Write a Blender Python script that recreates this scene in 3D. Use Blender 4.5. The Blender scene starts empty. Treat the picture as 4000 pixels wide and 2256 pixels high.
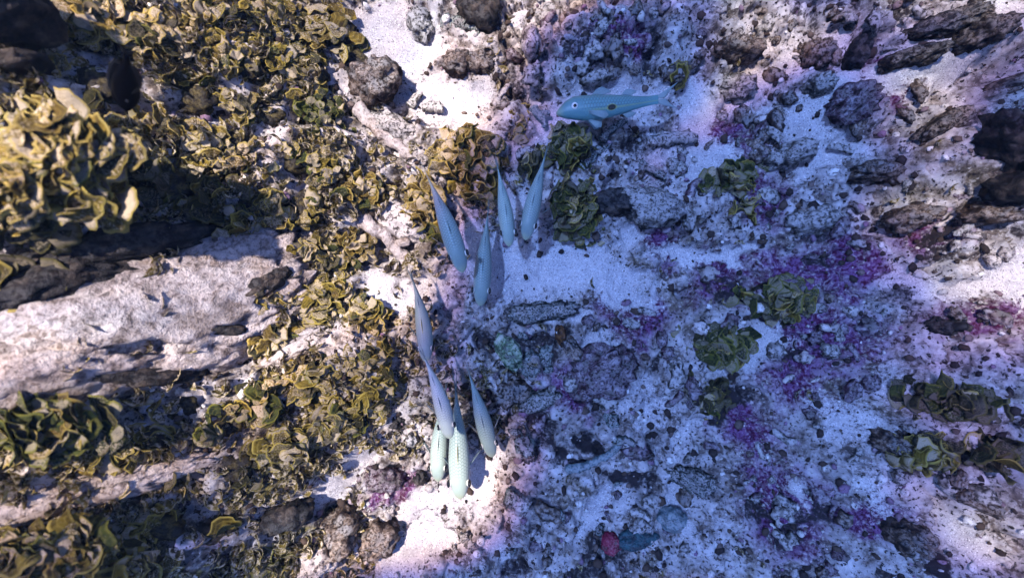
import bpy, bmesh, math, random
import numpy as np
from mathutils import Vector, Matrix, Euler

SC = bpy.context.scene
COL = SC.collection
R = math.radians
RNG = random.Random(7)

# ------------------------------------------------------------------ camera
CAM_H = 1.25
cam_d = bpy.data.cameras.new('camera')
cam = bpy.data.objects.new('camera', cam_d)
COL.objects.link(cam)
cam.location = (0, 0, CAM_H)
cam.rotation_euler = (0, 0, 0)
cam_d.sensor_width = 36
cam_d.lens = 18.0                      # 90 degrees across
cam_d.clip_start = 0.02
cam_d.clip_end = 400
cam_d.dof.use_dof = True
cam_d.dof.focus_distance = 1.16
cam_d.dof.aperture_fstop = 1.5
SC.camera = cam

# ------------------------------------------------------------------ sky and sun
SUN_EL = 71.0
SUN_AZ = 152.0                         # where the light comes from, degrees counter-clockwise from +x
world = bpy.data.worlds.new('World')
SC.world = world
world.use_nodes = True
wn = world.node_tree.nodes
wl = world.node_tree.links
wn.clear()
sky = wn.new('ShaderNodeTexSky')
sky.sky_type = 'NISHITA'
sky.sun_disc = False
sky.sun_elevation = R(SUN_EL)
sky.sun_rotation = R(90 - SUN_AZ)
sky.ozone_density = 3.0
wbg = wn.new('ShaderNodeBackground')
wbg.inputs['Strength'].default_value = 0.15
wout = wn.new('ShaderNodeOutputWorld')
wl.new(sky.outputs[0], wbg.inputs[0])
wl.new(wbg.outputs[0], wout.inputs[0])

sun_d = bpy.data.lights.new('sun', 'SUN')
sun_d.energy = 5.0
sun_d.angle = R(1.6)
sun_d.color = (1.0, 0.82, 0.65)
sun = bpy.data.objects.new('sun', sun_d)
COL.objects.link(sun)
sun_from = Vector((math.cos(R(SUN_EL)) * math.cos(R(SUN_AZ)), math.cos(R(SUN_EL)) * math.sin(R(SUN_AZ)), math.sin(R(SUN_EL))))
sun.rotation_euler = sun_from.to_track_quat('Z', 'Y').to_euler()
sun.location = sun_from * 8

SC.view_settings.view_transform = 'Standard'
SC.view_settings.look = 'None'
SC.view_settings.gamma = 1
SC.view_settings.exposure = 1.78
SC.view_settings.use_curve_mapping = False
SC.render.engine = 'CYCLES'
SC.cycles.use_denoising = True
SC.cycles.max_bounces = 4
SC.cycles.diffuse_bounces = 2
SC.cycles.adaptive_threshold = 0.03
SC.cycles.transparent_max_bounces = 12

# ------------------------------------------------------------------ noise
_rs = np.random.RandomState(11)
_PERM = _rs.permutation(1024)
_VAL = _rs.rand(1024)


def _h(i, j, k=0):
    return _PERM[(_PERM[(_PERM[i & 1023] + j) & 1023] + k) & 1023]


def _q(t):
    return t * t * t * (t * (t * 6 - 15) + 10)


def n2(x, y, seed=0):
    xi = np.floor(x).astype(int); yi = np.floor(y).astype(int)
    fx = _q(x - xi); fy = _q(y - yi)
    v = lambda a, b: _VAL[_h(xi + a, yi + b, seed)]
    return (v(0, 0) * (1 - fx) + v(1, 0) * fx) * (1 - fy) + (v(0, 1) * (1 - fx) + v(1, 1) * fx) * fy


def fbm2(x, y, seed=0, octv=4, gain=.5):
    s = 0; a = 1.; t = 0
    for o in range(octv):
        s = s + a * n2(x * 2.03 ** o + 17.3 * o, y * 2.03 ** o - 9.1 * o, seed + o * 7)
        t += a; a *= gain
    return s / t


def worley2(x, y, seed=0):
    xi = np.floor(x).astype(int); yi = np.floor(y).astype(int)
    f1 = np.full(x.shape, 9.); idv = np.zeros(x.shape)
    for a in (-1, 0, 1):
        for b in (-1, 0, 1):
            hh = _h(xi + a, yi + b, seed)
            px = xi + a + _VAL[hh]; py = yi + b + _VAL[(hh + 331) & 1023]
            d = np.hypot(x - px, y - py)
            m = d < f1
            f1 = np.where(m, d, f1); idv = np.where(m, _VAL[(hh + 77) & 1023], idv)
    return f1, idv


def n3(p, seed=0):
    i = np.floor(p).astype(int); f = _q(p - i)
    x, y, z = f[:, 0], f[:, 1], f[:, 2]
    v = lambda a, b, c: _VAL[_PERM[(_h(i[:, 0] + a, i[:, 1] + b, seed) + i[:, 2] + c) & 1023]]
    l0 = (v(0, 0, 0) * (1 - x) + v(1, 0, 0) * x) * (1 - y) + (v(0, 1, 0) * (1 - x) + v(1, 1, 0) * x) * y
    l1 = (v(0, 0, 1) * (1 - x) + v(1, 0, 1) * x) * (1 - y) + (v(0, 1, 1) * (1 - x) + v(1, 1, 1) * x) * y
    return l0 * (1 - z) + l1 * z


def fbm3(p, seed=0, octv=4, gain=.55):
    s = 0; a = 1.; t = 0
    for o in range(octv):
        s = s + a * n3(p * 2.07 ** o + 13.7 * o, seed + o * 5); t += a; a *= gain
    return s / t


def worley3(p, seed=0):
    i = np.floor(p).astype(int); f1 = np.full(len(p), 9.)
    for a in (-1, 0, 1):
        for b in (-1, 0, 1):
            for c in (-1, 0, 1):
                hh = _PERM[(_h(i[:, 0] + a, i[:, 1] + b, seed) + i[:, 2] + c) & 1023]
                q = i + np.array((a, b, c)) + np.stack((_VAL[hh], _VAL[(hh + 331) & 1023], _VAL[(hh + 97) & 1023]), 1)
                f1 = np.minimum(f1, np.linalg.norm(p - q, axis=1))
    return f1


def sstep(a, b, x):
    t = np.clip((x - a) / (b - a), 0, 1)
    return t * t * (3 - 2 * t)


# ------------------------------------------------------------------ materials
def mat_new(name):
    m = bpy.data.materials.new(name)
    m.use_nodes = True
    m.node_tree.nodes.clear()
    return m


class NT:
    def __init__(s, m):
        s.t = m.node_tree; s.n = s.t.nodes; s.l = s.t.links

    def new(s, typ, **kw):
        nd = s.n.new(typ)
        for k, v in kw.items():
            setattr(nd, k, v)
        return nd

    def put(s, sock, v):
        if isinstance(v, bpy.types.NodeSocket):
            s.l.new(v, sock)
        else:
            if sock.type == 'RGBA' and len(v) == 3:
                v = (*v, 1)
            sock.default_value = v

    def math(s, op, a, b=0., c=None, clamp=False):
        nd = s.new('ShaderNodeMath', operation=op); nd.use_clamp = clamp
        s.put(nd.inputs[0], a); s.put(nd.inputs[1], b)
        if c is not None: s.put(nd.inputs[2], c)
        return nd.outputs[0]

    def mix(s, f, a, b, mode='MIX'):
        nd = s.new('ShaderNodeMix', data_type='RGBA', blend_type=mode)
        s.put(nd.inputs[0], f); s.put(nd.inputs[6], a); s.put(nd.inputs[7], b)
        return nd.outputs[2]

    def noise(s, vec, scale, detail=4., rough=.55, dist=0.):
        nd = s.new('ShaderNodeTexNoise')
        s.put(nd.inputs['Vector'], vec)
        nd.inputs['Scale'].default_value = scale; nd.inputs['Detail'].default_value = detail
        nd.inputs['Roughness'].default_value = rough; nd.inputs['Distortion'].default_value = dist
        return nd.outputs['Fac']

    def vor(s, vec, scale, feat='F1', out='Distance'):
        nd = s.new('ShaderNodeTexVoronoi', feature=feat)
        s.put(nd.inputs['Vector'], vec); nd.inputs['Scale'].default_value = scale
        return nd.outputs[out]

    def ramp(s, f, lo, hi, smooth=True):
        nd = s.new('ShaderNodeMapRange', interpolation_type='SMOOTHSTEP' if smooth else 'LINEAR')
        s.put(nd.inputs[0], f); nd.inputs[1].default_value = lo; nd.inputs[2].default_value = hi
        return nd.outputs[0]

    def cramp(s, f, stops):
        nd = s.new('ShaderNodeValToRGB')
        el = nd.color_ramp.elements
        while len(el) < len(stops): el.new(.5)
        for e, (p, c) in zip(el, stops):
            e.position = p; e.color = (*c, 1)
        s.put(nd.inputs[0], f)
        return nd.outputs[0]

    def attr(s, name):
        return s.new('ShaderNodeAttribute', attribute_name=name).outputs['Fac']

    def coords(s, rnd=False):
        o = s.new('ShaderNodeTexCoord').outputs['Object']
        if not rnd: return o
        oi = s.new('ShaderNodeObjectInfo')
        va = s.new('ShaderNodeVectorMath', operation='ADD')
        cx = s.new('ShaderNodeCombineXYZ')
        k = s.math('MULTIPLY', oi.outputs['Random'], 37.)
        for i in range(3): s.l.new(k, cx.inputs[i])
        s.l.new(o, va.inputs[0]); s.l.new(cx.outputs[0], va.inputs[1])
        return va.outputs[0]

    def up(s):
        g = s.new('ShaderNodeNewGeometry')
        sp = s.new('ShaderNodeSeparateXYZ'); s.l.new(g.outputs['Normal'], sp.inputs[0])
        return sp.outputs[2]

    def bump(s, hgt, strength, dist):
        nd = s.new('ShaderNodeBump')
        nd.inputs['Strength'].default_value = strength; nd.inputs['Distance'].default_value = dist
        s.put(nd.inputs['Height'], hgt)
        return nd.outputs[0]

    def out(s, col, rough=.8, normal=None, spec=.25, trans=0., alpha=None):
        b = s.new('ShaderNodeBsdfPrincipled')
        s.put(b.inputs['Base Color'], col); s.put(b.inputs['Roughness'], rough)
        b.inputs['Specular IOR Level'].default_value = spec
        if normal is not None: s.l.new(normal, b.inputs['Normal'])
        if alpha is not None: s.put(b.inputs['Alpha'], alpha)
        sh = b.outputs[0]
        if trans:
            tr = s.new('ShaderNodeBsdfTranslucent'); s.put(tr.inputs[0], col)
            mx = s.new('ShaderNodeMixShader'); mx.inputs[0].default_value = trans
            s.l.new(sh, mx.inputs[1]); s.l.new(tr.outputs[0], mx.inputs[2]); sh = mx.outputs[0]
        o = s.new('ShaderNodeOutputMaterial'); s.l.new(sh, o.inputs[0])


SAND = (0.62, 0.57, 0.59)


def seabed_material():
    m = mat_new('seabed'); t = NT(m)
    co = t.coords()
    g1 = t.noise(co, 420, 3, .7); g2 = t.vor(co, 520, 'F1', 'Color')
    sp = t.new('ShaderNodeSeparateColor'); t.l.new(g2, sp.inputs[0])
    n_mid = t.noise(co, 24, 6, .6); n_hi = t.noise(co, 110, 5, .65); n_lo = t.noise(co, 5, 4, .5)
    sand = t.mix(t.ramp(n_lo, .35, .65), SAND, (.50, .46, .485))
    sand = t.mix(t.math('MULTIPLY', t.ramp(n_mid, .52, .34), .45), sand, (.30, .265, .285))
    sand = t.mix(t.math('MULTIPLY', t.ramp(sp.outputs[0], .86, .93), .75), sand, (.10, .085, .10))
    sand = t.mix(t.math('MULTIPLY', t.ramp(sp.outputs[1], .88, .95), .9), sand, (.85, .82, .83))
    sand = t.mix(t.math('MULTIPLY', t.ramp(g1, .35, .65), .35), sand, (.32, .28, .30))
    rub = t.cramp(n_mid, [(.30, (.05, .038, .04)), (.40, (.17, .135, .125)), (.48, (.36, .315, .32)), (.60, (.54, .49, .51)), (.8, (.64, .60, .62))])
    rub = t.mix(t.ramp(n_hi, .555, .62), rub, (.022, .017, .018))
    rub = t.mix(t.math('MULTIPLY', t.ramp(n_hi, .47, .36), .6), rub, (.60, .56, .56))
    rub = t.mix(t.math('MULTIPLY', t.ramp(t.noise(co, 7.5, 4, .6), .48, .64), .40), rub, (.13, .105, .10))
    pur = t.mix(t.ramp(n_hi, .42, .62), (.185, .085, .205), (.060, .006, .032))
    rub = t.mix(t.math('MULTIPLY', t.attr('purple'), t.math('MULTIPLY', t.ramp(t.math('MULTIPLY_ADD', n_mid, .5, t.math('MULTIPLY', n_hi, .5)), .36, .52), 1.1), clamp=True), rub, pur)
    oli = t.mix(t.ramp(n_hi, .4, .6), (.17, .135, .045), (.06, .045, .02))
    rub = t.mix(t.math('MULTIPLY', t.attr('olive'), t.ramp(n_mid, .62, .40), clamp=True), rub, oli)
    col = t.mix(t.ramp(t.math('ADD', t.attr('rubble'), t.math('MULTIPLY', t.math('SUBTRACT', n_hi, .5), 2.3)), .18, .78), sand, rub)
    col = t.mix(t.ramp(t.math('ADD', t.attr('turf'), t.math('MULTIPLY', t.math('SUBTRACT', n_hi, .5), .8)), .46, .80), col, (.030, .023, .027))  # turf, and the dark colour put into the holes
    hb = t.math('ADD', t.math('MULTIPLY', n_hi, 1.), t.math('MULTIPLY', g1, .35))
    t.out(col, .9, t.bump(hb, .8, .006), .15)
    return m


def rock_material(name, stops, dust=.5, scale=30., speck=(.03, .022, .024), speckamt=.6, extra=None, dustcol=(.60, .55, .56)):
    m = mat_new(name); t = NT(m)
    co = t.coords(True)
    a = t.noise(co, scale, 6, .62); b = t.noise(co, scale * 3.3, 5, .65); c = t.noise(co, scale * .35, 3, .5)
    col = t.cramp(t.ramp(a, .30, .70, False), stops)
    if extra: col = t.mix(t.ramp(c, .50, .62), col, extra)
    col = t.mix(t.math('MULTIPLY', t.ramp(b, .51, .60), min(1., speckamt * 1.25)), col, speck)
    e = t.noise(co, scale * 8., 4, .7)
    col = t.mix(t.math('MULTIPLY', t.ramp(e, .53, .62), speckamt * .8), col, speck)
    d = t.math('MULTIPLY', t.ramp(t.up(), .35, .95), t.ramp(t.math('ADD', b, t.math('MULTIPLY', a, .6)), .88, .72))
    col = t.mix(t.math('MULTIPLY', d, dust, clamp=True), col, dustcol)
    hb = t.math('ADD', t.math('MULTIPLY', a, .7), t.math('MULTIPLY', b, .6))
    t.out(col, .88, t.bump(t.math('MULTIPLY_ADD', e, .35, hb), 1., .011), .15)
    return m


PALE = [(.30, (.16, .12, .11)), (.42, (.38, .31, .31)), (.55, (.60, .52, .52)), (.72, (.72, .64, .62))]
GREY = [(.32, (.045, .038, .035)), (.45, (.17, .15, .13)), (.58, (.36, .33, .32)), (.75, (.52, .48, .49))]
BROWN = [(.30, (.02, .013, .012)), (.46, (.07, .042, .03)), (.60, (.17, .115, .085)), (.75, (.32, .25, .22))]
PURP = [(.30, (.03, .012, .02)), (.45, (.10, .045, .065)), (.58, (.20, .14, .19)), (.75, (.42, .36, .42))]
TEAL = [(.30, (.02, .03, .03)), (.45, (.09, .12, .12)), (.60, (.20, .26, .25)), (.75, (.42, .46, .45))]
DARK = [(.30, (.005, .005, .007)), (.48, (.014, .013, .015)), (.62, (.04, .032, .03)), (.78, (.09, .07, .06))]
M = {}
M['seabed'] = seabed_material()
M['pale'] = rock_material('pale_limestone', PALE, .55, 26, speckamt=.7)
M['limestone'] = rock_material('pink_limestone', [(.18, (.10, .07, .06)), (.36, (.34, .265, .25)), (.52, (.54, .45, .44)), (.72, (.68, .59, .58))], .5, 34, speckamt=.32, extra=(.34, .26, .23), dustcol=(.66, .58, .58))
M['grey'] = rock_material('grey_rubble', GREY, .85, 45)
M['brown'] = rock_material('brown_turf_rubble', BROWN, .45, 45)
M['purple'] = rock_material('purple_coralline', PURP, .35, 50)
M['teal'] = rock_material('teal_rubble', TEAL, .6, 60, speckamt=.85)
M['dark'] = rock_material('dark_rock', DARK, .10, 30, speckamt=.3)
M['turfbase'] = rock_material('algae_holdfast', [(.30, (.008, .006, .004)), (.45, (.022, .016, .006)), (.58, (.06, .045, .014)), (.75, (.13, .10, .04))], .08, 60)
M['green'] = rock_material('green_white_stone', [(.30, (.05, .09, .05)), (.45, (.16, .30, .14)), (.58, (.34, .46, .30)), (.75, (.66, .68, .58))], .35, 50, speckamt=.5)
M['pink'] = rock_material('pink_sponge', [(.3, (.14, .006, .02)), (.5, (.32, .015, .06)), (.75, (.42, .06, .12))], .25, 60, speckamt=.3)
M['bluesponge'] = rock_material('blue_teal_sponge', [(.3, (.012, .035, .05)), (.5, (.03, .09, .115)), (.75, (.07, .17, .20))], .12, 70, speckamt=.3)
M['bluestick'] = rock_material('blue_grey_coral', [(.3, (.10, .15, .17)), (.5, (.20, .28, .32)), (.75, (.40, .47, .50))], .5, 60, speckamt=.3)
M['mossy'] = rock_material('mossy_rubble', [(.28, (.012, .014, .012)), (.44, (.05, .055, .045)), (.58, (.15, .16, .14)), (.75, (.40, .40, .39))], .85, 70, speckamt=.7)
M['darkbrown'] = rock_material('dark_brown_rubble', [(.28, (.006, .005, .006)), (.46, (.03, .02, .014)), (.60, (.10, .07, .05)), (.75, (.26, .21, .18))], .4, 50, speckamt=.8)
M['kelp'] = rock_material('rust_brown_weed', [(.3, (.03, .012, .006)), (.5, (.12, .045, .015)), (.75, (.22, .10, .035))], .1, 60, speckamt=.4)


def algae_material(name, body, rim, deep, dust):
    m = mat_new(name); t = NT(m)
    co = t.coords(True)
    uv = t.new('ShaderNodeUVMap').outputs[0]
    sp = t.new('ShaderNodeSeparateXYZ'); t.l.new(uv, sp.inputs[0])
    u, v = sp.outputs[0], sp.outputs[1]                        # u across, v from root to rim
    oi = t.new('ShaderNodeObjectInfo').outputs['Random']
    a = t.noise(co, 1.6, 5, .6); b = t.noise(co, 11., 5, .75)
    col = t.mix(t.ramp(a, .35, .65), body, deep)
    bands = t.math('SINE', t.math('ADD', t.math('MULTIPLY', v, 26.), t.math('MULTIPLY', a, 5.)))
    col = t.mix(t.math('MULTIPLY', t.ramp(bands, .2, 1.), .25), col, rim)
    col = t.mix(t.math('MULTIPLY', t.ramp(v, .86, .98), .75), col, rim)
    oi2 = t.math('FRACT', t.math('MULTIPLY', oi, 7.31))
    col = t.mix(t.math('MULTIPLY', t.ramp(oi2, .45, 1.), .55), col, deep)
    thr = t.math('ADD', b, t.math('MULTIPLY', t.math('SUBTRACT', oi, .5), .35))
    d = t.math('MULTIPLY', t.ramp(thr, .47, .57), t.ramp(v, .99, .84))
    upv = t.ramp(t.up(), .0, .6)
    col = t.mix(t.math('MULTIPLY', t.math('MULTIPLY', d, upv), dust, clamp=True), col, (.70, .57, .43))
    t.out(col, .55, t.bump(b, .5, .05), .3, .25)
    return m


M['algae_olive'] = algae_material('algae_olive', (.245, .175, .020), (.56, .43, .10), (.040, .028, .005), .75)
M['algae_brown'] = algae_material('algae_brown', (.30, .195, .026), (.64, .48, .14), (.055, .033, .007), .85)
M['algae_green'] = algae_material('algae_green', (.080, .092, .018), (.25, .225, .035), (.012, .020, .009), .45)
M['algae_dark'] = algae_material('algae_dark', (.045, .040, .012), (.15, .125, .035), (.008, .008, .005), .25)  # darker copy of the olive; puts shade into the colour of shaded clumps

# ------------------------------------------------------------------ water surface, with sun and shade patches put into its transparency
WATER_Z = 1.9
PATTERN_WAVES = [(0.000,2.417,0.331,-0.685), (0.000,4.833,0.141,1.439), (1.848,-9.666,0.132,-0.495), (1.848,-7.250,0.172,2.243), (1.848,-4.833,0.153,-1.240), (1.848,-2.417,0.272,1.846), (1.848,2.417,0.235,-0.355), (1.848,4.833,0.274,2.181), (1.848,7.250,0.160,-2.106), (3.696,-9.666,0.137,2.612), (3.696,-7.250,0.115,2.848), (3.696,-4.833,0.158,-1.250), (3.696,-2.417,0.308,1.833), (3.696,0.000,0.167,1.300), (3.696,2.417,0.205,1.675), (3.696,4.833,0.257,2.368), (3.696,7.250,0.336,-0.981), (3.696,9.666,0.142,1.702), (5.544,-9.666,0.125,-0.508), (5.544,-4.833,0.195,-1.140), (5.544,-2.417,0.226,2.628), (5.544,0.000,0.184,-2.144), (5.544,2.417,0.118,-2.040), (7.392,-9.666,0.121,2.150), (7.392,-7.250,0.077,2.659), (7.392,-2.417,0.084,0.171), (7.392,0.000,0.148,0.077), (7.392,2.417,0.076,1.404), (9.240,-7.250,0.156,-1.558), (9.240,-2.417,0.077,2.057), (9.240,0.000,0.135,3.138), (9.240,4.833,0.075,-2.905)]  # modes shaped to lay out the bright and dim patches on the seabed


def light_mask_material():
    """transparent sheet: a light and shade pattern put into its colour, shifted a little per channel"""
    m = mat_new('water'); t = NT(m)  # material of the unseen light pattern sheet
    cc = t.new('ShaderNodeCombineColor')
    for i, (nm, low) in enumerate((('sunlight_red', .058), ('sunlight_green', .122), ('sunlight_blue', .32))):
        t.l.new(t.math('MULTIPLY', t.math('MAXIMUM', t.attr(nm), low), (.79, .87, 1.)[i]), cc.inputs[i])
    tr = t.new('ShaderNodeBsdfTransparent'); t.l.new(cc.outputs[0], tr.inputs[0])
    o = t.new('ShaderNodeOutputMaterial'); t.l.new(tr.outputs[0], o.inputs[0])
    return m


def link(name, me, mat=None, parent=None, loc=None, rot=None, scale=None):
    if mat is not None and len(me.materials) == 0: me.materials.append(mat)
    o = bpy.data.objects.new(name, me); COL.objects.link(o)
    if parent is not None: o.parent = parent
    if loc is not None: o.location = loc
    if rot is not None: o.rotation_euler = rot
    if scale is not None: o.scale = scale
    return o


def tag(o, label, cat, group=None, kind=None):
    o['label'] = label; o['category'] = cat
    if group: o['group'] = group
    if kind: o['kind'] = kind
    return o


def empty(name, loc, rot=(0, 0, 0)):
    o = bpy.data.objects.new(name, None); COL.objects.link(o)
    o.location = loc; o.rotation_euler = rot; o.empty_display_size = .02
    return o


def np_mesh(name, V, F, smooth=True):
    me = bpy.data.meshes.new(name)
    V = np.asarray(V, dtype=np.float32); F = np.asarray(F, dtype=np.int32)
    k = F.shape[1]
    me.vertices.add(len(V)); me.vertices.foreach_set('co', V.ravel())
    me.loops.add(F.size); me.loops.foreach_set('vertex_index', F.ravel())
    me.polygons.add(len(F)); me.polygons.foreach_set('loop_start', np.arange(0, F.size, k, dtype=np.int32))
    me.polygons.foreach_set('use_smooth', np.full(len(F), smooth))
    me.update(calc_edges=True)
    return me


def fattr(me, name, a):
    at = me.attributes.new(name, 'FLOAT', 'POINT'); at.data.foreach_set('value', np.asarray(a, dtype=np.float32).ravel())


def axis(lo, hi, step, far):
    core = np.arange(lo, hi + step / 2, step)
    ext = []; s = step; p = hi
    while p < far:
        s *= 1.16; p += s; ext.append(p)
    ext = np.array(ext)
    return np.concatenate(((lo + hi - ext)[::-1], core, ext))


def grid_faces(ny, nx):
    ids = np.arange(ny * nx).reshape(ny, nx)
    return np.stack((ids[:-1, :-1].ravel(), ids[:-1, 1:].ravel(), ids[1:, 1:].ravel(), ids[1:, :-1].ravel()), 1)


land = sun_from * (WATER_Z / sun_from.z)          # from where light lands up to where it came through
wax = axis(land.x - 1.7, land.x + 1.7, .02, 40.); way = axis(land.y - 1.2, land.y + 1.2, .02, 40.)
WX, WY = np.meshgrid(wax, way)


def sun_pattern(dx, dy):  # share of sun let through: drawn patches and ripple lines
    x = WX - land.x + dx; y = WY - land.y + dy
    f = 0.130 + sum(a * np.cos(kx * x + ky * y + ph) for kx, ky, a, ph in PATTERN_WAVES)
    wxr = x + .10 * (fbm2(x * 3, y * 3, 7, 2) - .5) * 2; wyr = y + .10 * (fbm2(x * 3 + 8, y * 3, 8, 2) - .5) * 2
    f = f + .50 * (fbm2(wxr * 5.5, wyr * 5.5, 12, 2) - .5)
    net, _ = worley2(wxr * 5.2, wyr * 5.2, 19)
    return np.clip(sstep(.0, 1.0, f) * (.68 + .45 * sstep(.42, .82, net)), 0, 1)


WZ = sum(a * .05 * np.cos(kx * (WX - land.x) + ky * (WY - land.y) + ph) for kx, ky, a, ph in PATTERN_WAVES)
wme = np_mesh('water_light_mask', np.stack((WX, WY, WZ), -1).reshape(-1, 3), grid_faces(*WX.shape))
for nm, d in (('sunlight_red', -.007), ('sunlight_green', 0.), ('sunlight_blue', .007)): fattr(wme, nm, sun_pattern(d, -d))
wat = link('water_light_mask', wme, light_mask_material(), loc=(0, 0, WATER_Z))  # unseen sheet above the camera, added to pattern the sunlight
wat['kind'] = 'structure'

# ------------------------------------------------------------------ seabed
def PX(px, py, z=0.):
    """the point of the place at height z that the photograph shows at (px, py) of 4000 x 2256"""
    d = CAM_H - z
    return Vector(((px - 2000) / 2000 * d, -(py - 1128) / 2000 * d, z))


GX = axis(-1.32, 1.32, .0036, 14.); GY = axis(-.86, .86, .0036, 14.)
XX, YY = np.meshgrid(GX, GY)


def blob_mask(lst, jitter=.06, seed=3, soft=False):
    """ellipses (px, py, rx, ry, rot) given where they lie on the ground"""
    wxx = XX + (fbm2(XX * 6, YY * 6, seed, 4) - .5) * jitter * 2
    wyy = YY + (fbm2(XX * 6 + 40, YY * 6, seed + 1, 4) - .5) * jitter * 2
    wxx = wxx + (fbm2(XX * 26, YY * 26, seed + 2, 4, .6) - .5) * jitter * 1.1; wyy = wyy + (fbm2(XX * 26 + 9, YY * 26, seed + 5, 4, .6) - .5) * jitter * 1.1
    m = np.zeros(XX.shape)
    for px, py, rx, ry, rot in lst:
        zl = float(np.clip((1500 - px) / 1500, 0, 1)) * .30
        c = PX(px, py, zl); k = (CAM_H - zl) / 2000
        ca, sa = math.cos(R(rot)), math.sin(R(rot))
        dx = wxx - c.x; dy = wyy - c.y
        u = (dx * ca + dy * sa) / (rx * k); v = (-dx * sa + dy * ca) / (ry * k)
        m = np.maximum(m, (1 - sstep(.35, 1.25, np.sqrt(u * u + v * v))) * (.62 if soft and px > 2300 and py > 1190 else 1))
    return m


SAND_SPOTS = [(1450, 60, 200, 110, -20), (1600, 200, 170, 170, -40), (1330, 90, 220, 130, -25), (1520, 230, 160, 170, -40), (1750, 400, 240, 110, -10), (1850, 480, 130, 80, 0), (1900, 330, 120, 90, 0), (1850, 60, 80, 50, 0), (2040, 40, 50, 50, 0),
              (1960, 1010, 260, 150, 0), (2230, 1030, 280, 170, 0), (2450, 1120, 200, 120, -10), (2640, 960, 170, 60, -10), (2820, 980, 160, 40, -5), (1800, 900, 70, 120, 0), (1990, 760, 60, 110, 10),
              (2200, 480, 130, 110, 0), (2400, 370, 250, 60, 10), (2720, 430, 90, 170, 20), (2820, 600, 120, 90, 20), (2960, 330, 170, 70, 30), (3180, 420, 200, 110, 35), (3250, 300, 110, 60, 40), (3480, 300, 260, 80, 28), (3150, 560, 120, 100, 0),
              (1500, 1090, 120, 90, -30), (1620, 1150, 110, 80, 0), (1530, 860, 110, 60, -30), (1640, 860, 60, 40, 0), (2520, 1590, 130, 150, -10), (2290, 1970, 70, 110, 0), (1700, 1980, 260, 90, 25), (1900, 1880, 110, 160, 0),
              (1650, 2150, 200, 110, 20), (1450, 1760, 110, 70, 20), (1250, 1900, 150, 60, 25), (3780, 1060, 260, 120, 0), (3500, 1090, 150, 50, 5), (3900, 1250, 150, 110, 0), (3250, 1650, 200, 100, -30), (3400, 1500, 110, 110, 0), (3350, 1900, 60, 170, 35),
              (2850, 1230, 70, 50, 0), (2900, 1420, 90, 50, 0), (500, 30, 130, 60, -20), (2350, 1350, 130, 60, 20), (2250, 1250, 100, 50, 0), (3560, 2020, 120, 60, -35), (2650, 1700, 70, 50, 0), (1960, 2150, 110, 80, 0)]
PURPLE_SPOTS = [(2590, 960, 80, 60, 0), (2790, 1090, 120, 90, 0), (2480, 1220, 130, 90, 0), (3060, 1080, 150, 90, 0), (3200, 1330, 190, 150, -30), (3120, 1480, 130, 110, 0), (2420, 190, 140, 80, 20), (2850, 560, 110, 70, 0), (3400, 370, 110, 60, 20),
                (3050, 1950, 170, 150, -30), (2960, 800, 110, 110, 0), (3480, 900, 120, 60, 0), (3650, 1170, 150, 60, 0), (2100, 1480, 70, 50, 0), (2280, 1480, 130, 90, 0), (3300, 1950, 110, 70, 0), (2700, 660, 90, 60, 0), (3230, 1000, 90, 70, 0), (2950, 1700, 120, 100, 0), (1490, 1860, 80, 50, 0), (1600, 1880, 60, 60, 0)]
TURF_SPOTS = [(2320, 1450, 170, 130, 20), (2480, 830, 170, 70, 0), (2110, 1220, 130, 45, 10), (2760, 1560, 120, 90, 0), (2230, 200, 120, 80, 0), (2850, 220, 110, 50, 0), (3100, 580, 120, 80, 20), (3200, 480, 60, 30, 0), (2480, 1230, 90, 50, 0), (2740, 1860, 150, 70, 20),
              (3800, 130, 230, 50, 20), (3880, 560, 120, 140, 0), (3600, 560, 150, 60, 20), (2000, 150, 60, 100, 0), (1930, 1500, 60, 80, 0), (1500, 1850, 70, 50, 0), (1200, 2080, 160, 70, 20), (1000, 2150, 200, 90, 20), (2250, 1740, 120, 60, 0), (2400, 1870, 90, 60, 0), (3050, 2200, 120, 60, 20), (3500, 2150, 80, 100, 30), (2450, 560, 120, 80, 30), (3180, 890, 130, 70, 0), (3560, 850, 90, 70, 0)]
sand_m = blob_mask(SAND_SPOTS, soft=True)
purple_m = blob_mask([(a, b, c * 1.25, d * 1.25, e) for a, b, c, d, e in PURPLE_SPOTS], .07, 9)
turf_m = blob_mask(TURF_SPOTS, .05, 15)


def gauss(px, py, z, amp, rx, ry, rot=0):
    c = PX(px, py, z); ca, sa = math.cos(R(rot)), math.sin(R(rot))
    dx = XX - c.x; dy = YY - c.y
    u = (dx * ca + dy * sa) / rx; v = (-dx * sa + dy * ca) / ry
    return amp * np.exp(-(u * u + v * v))


warp = (fbm2(XX * 2.3, YY * 2.3, 21, 3) - .5) * .25
left_base = .42 * sstep(-.30, -1.10, XX + warp * .8)
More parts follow.
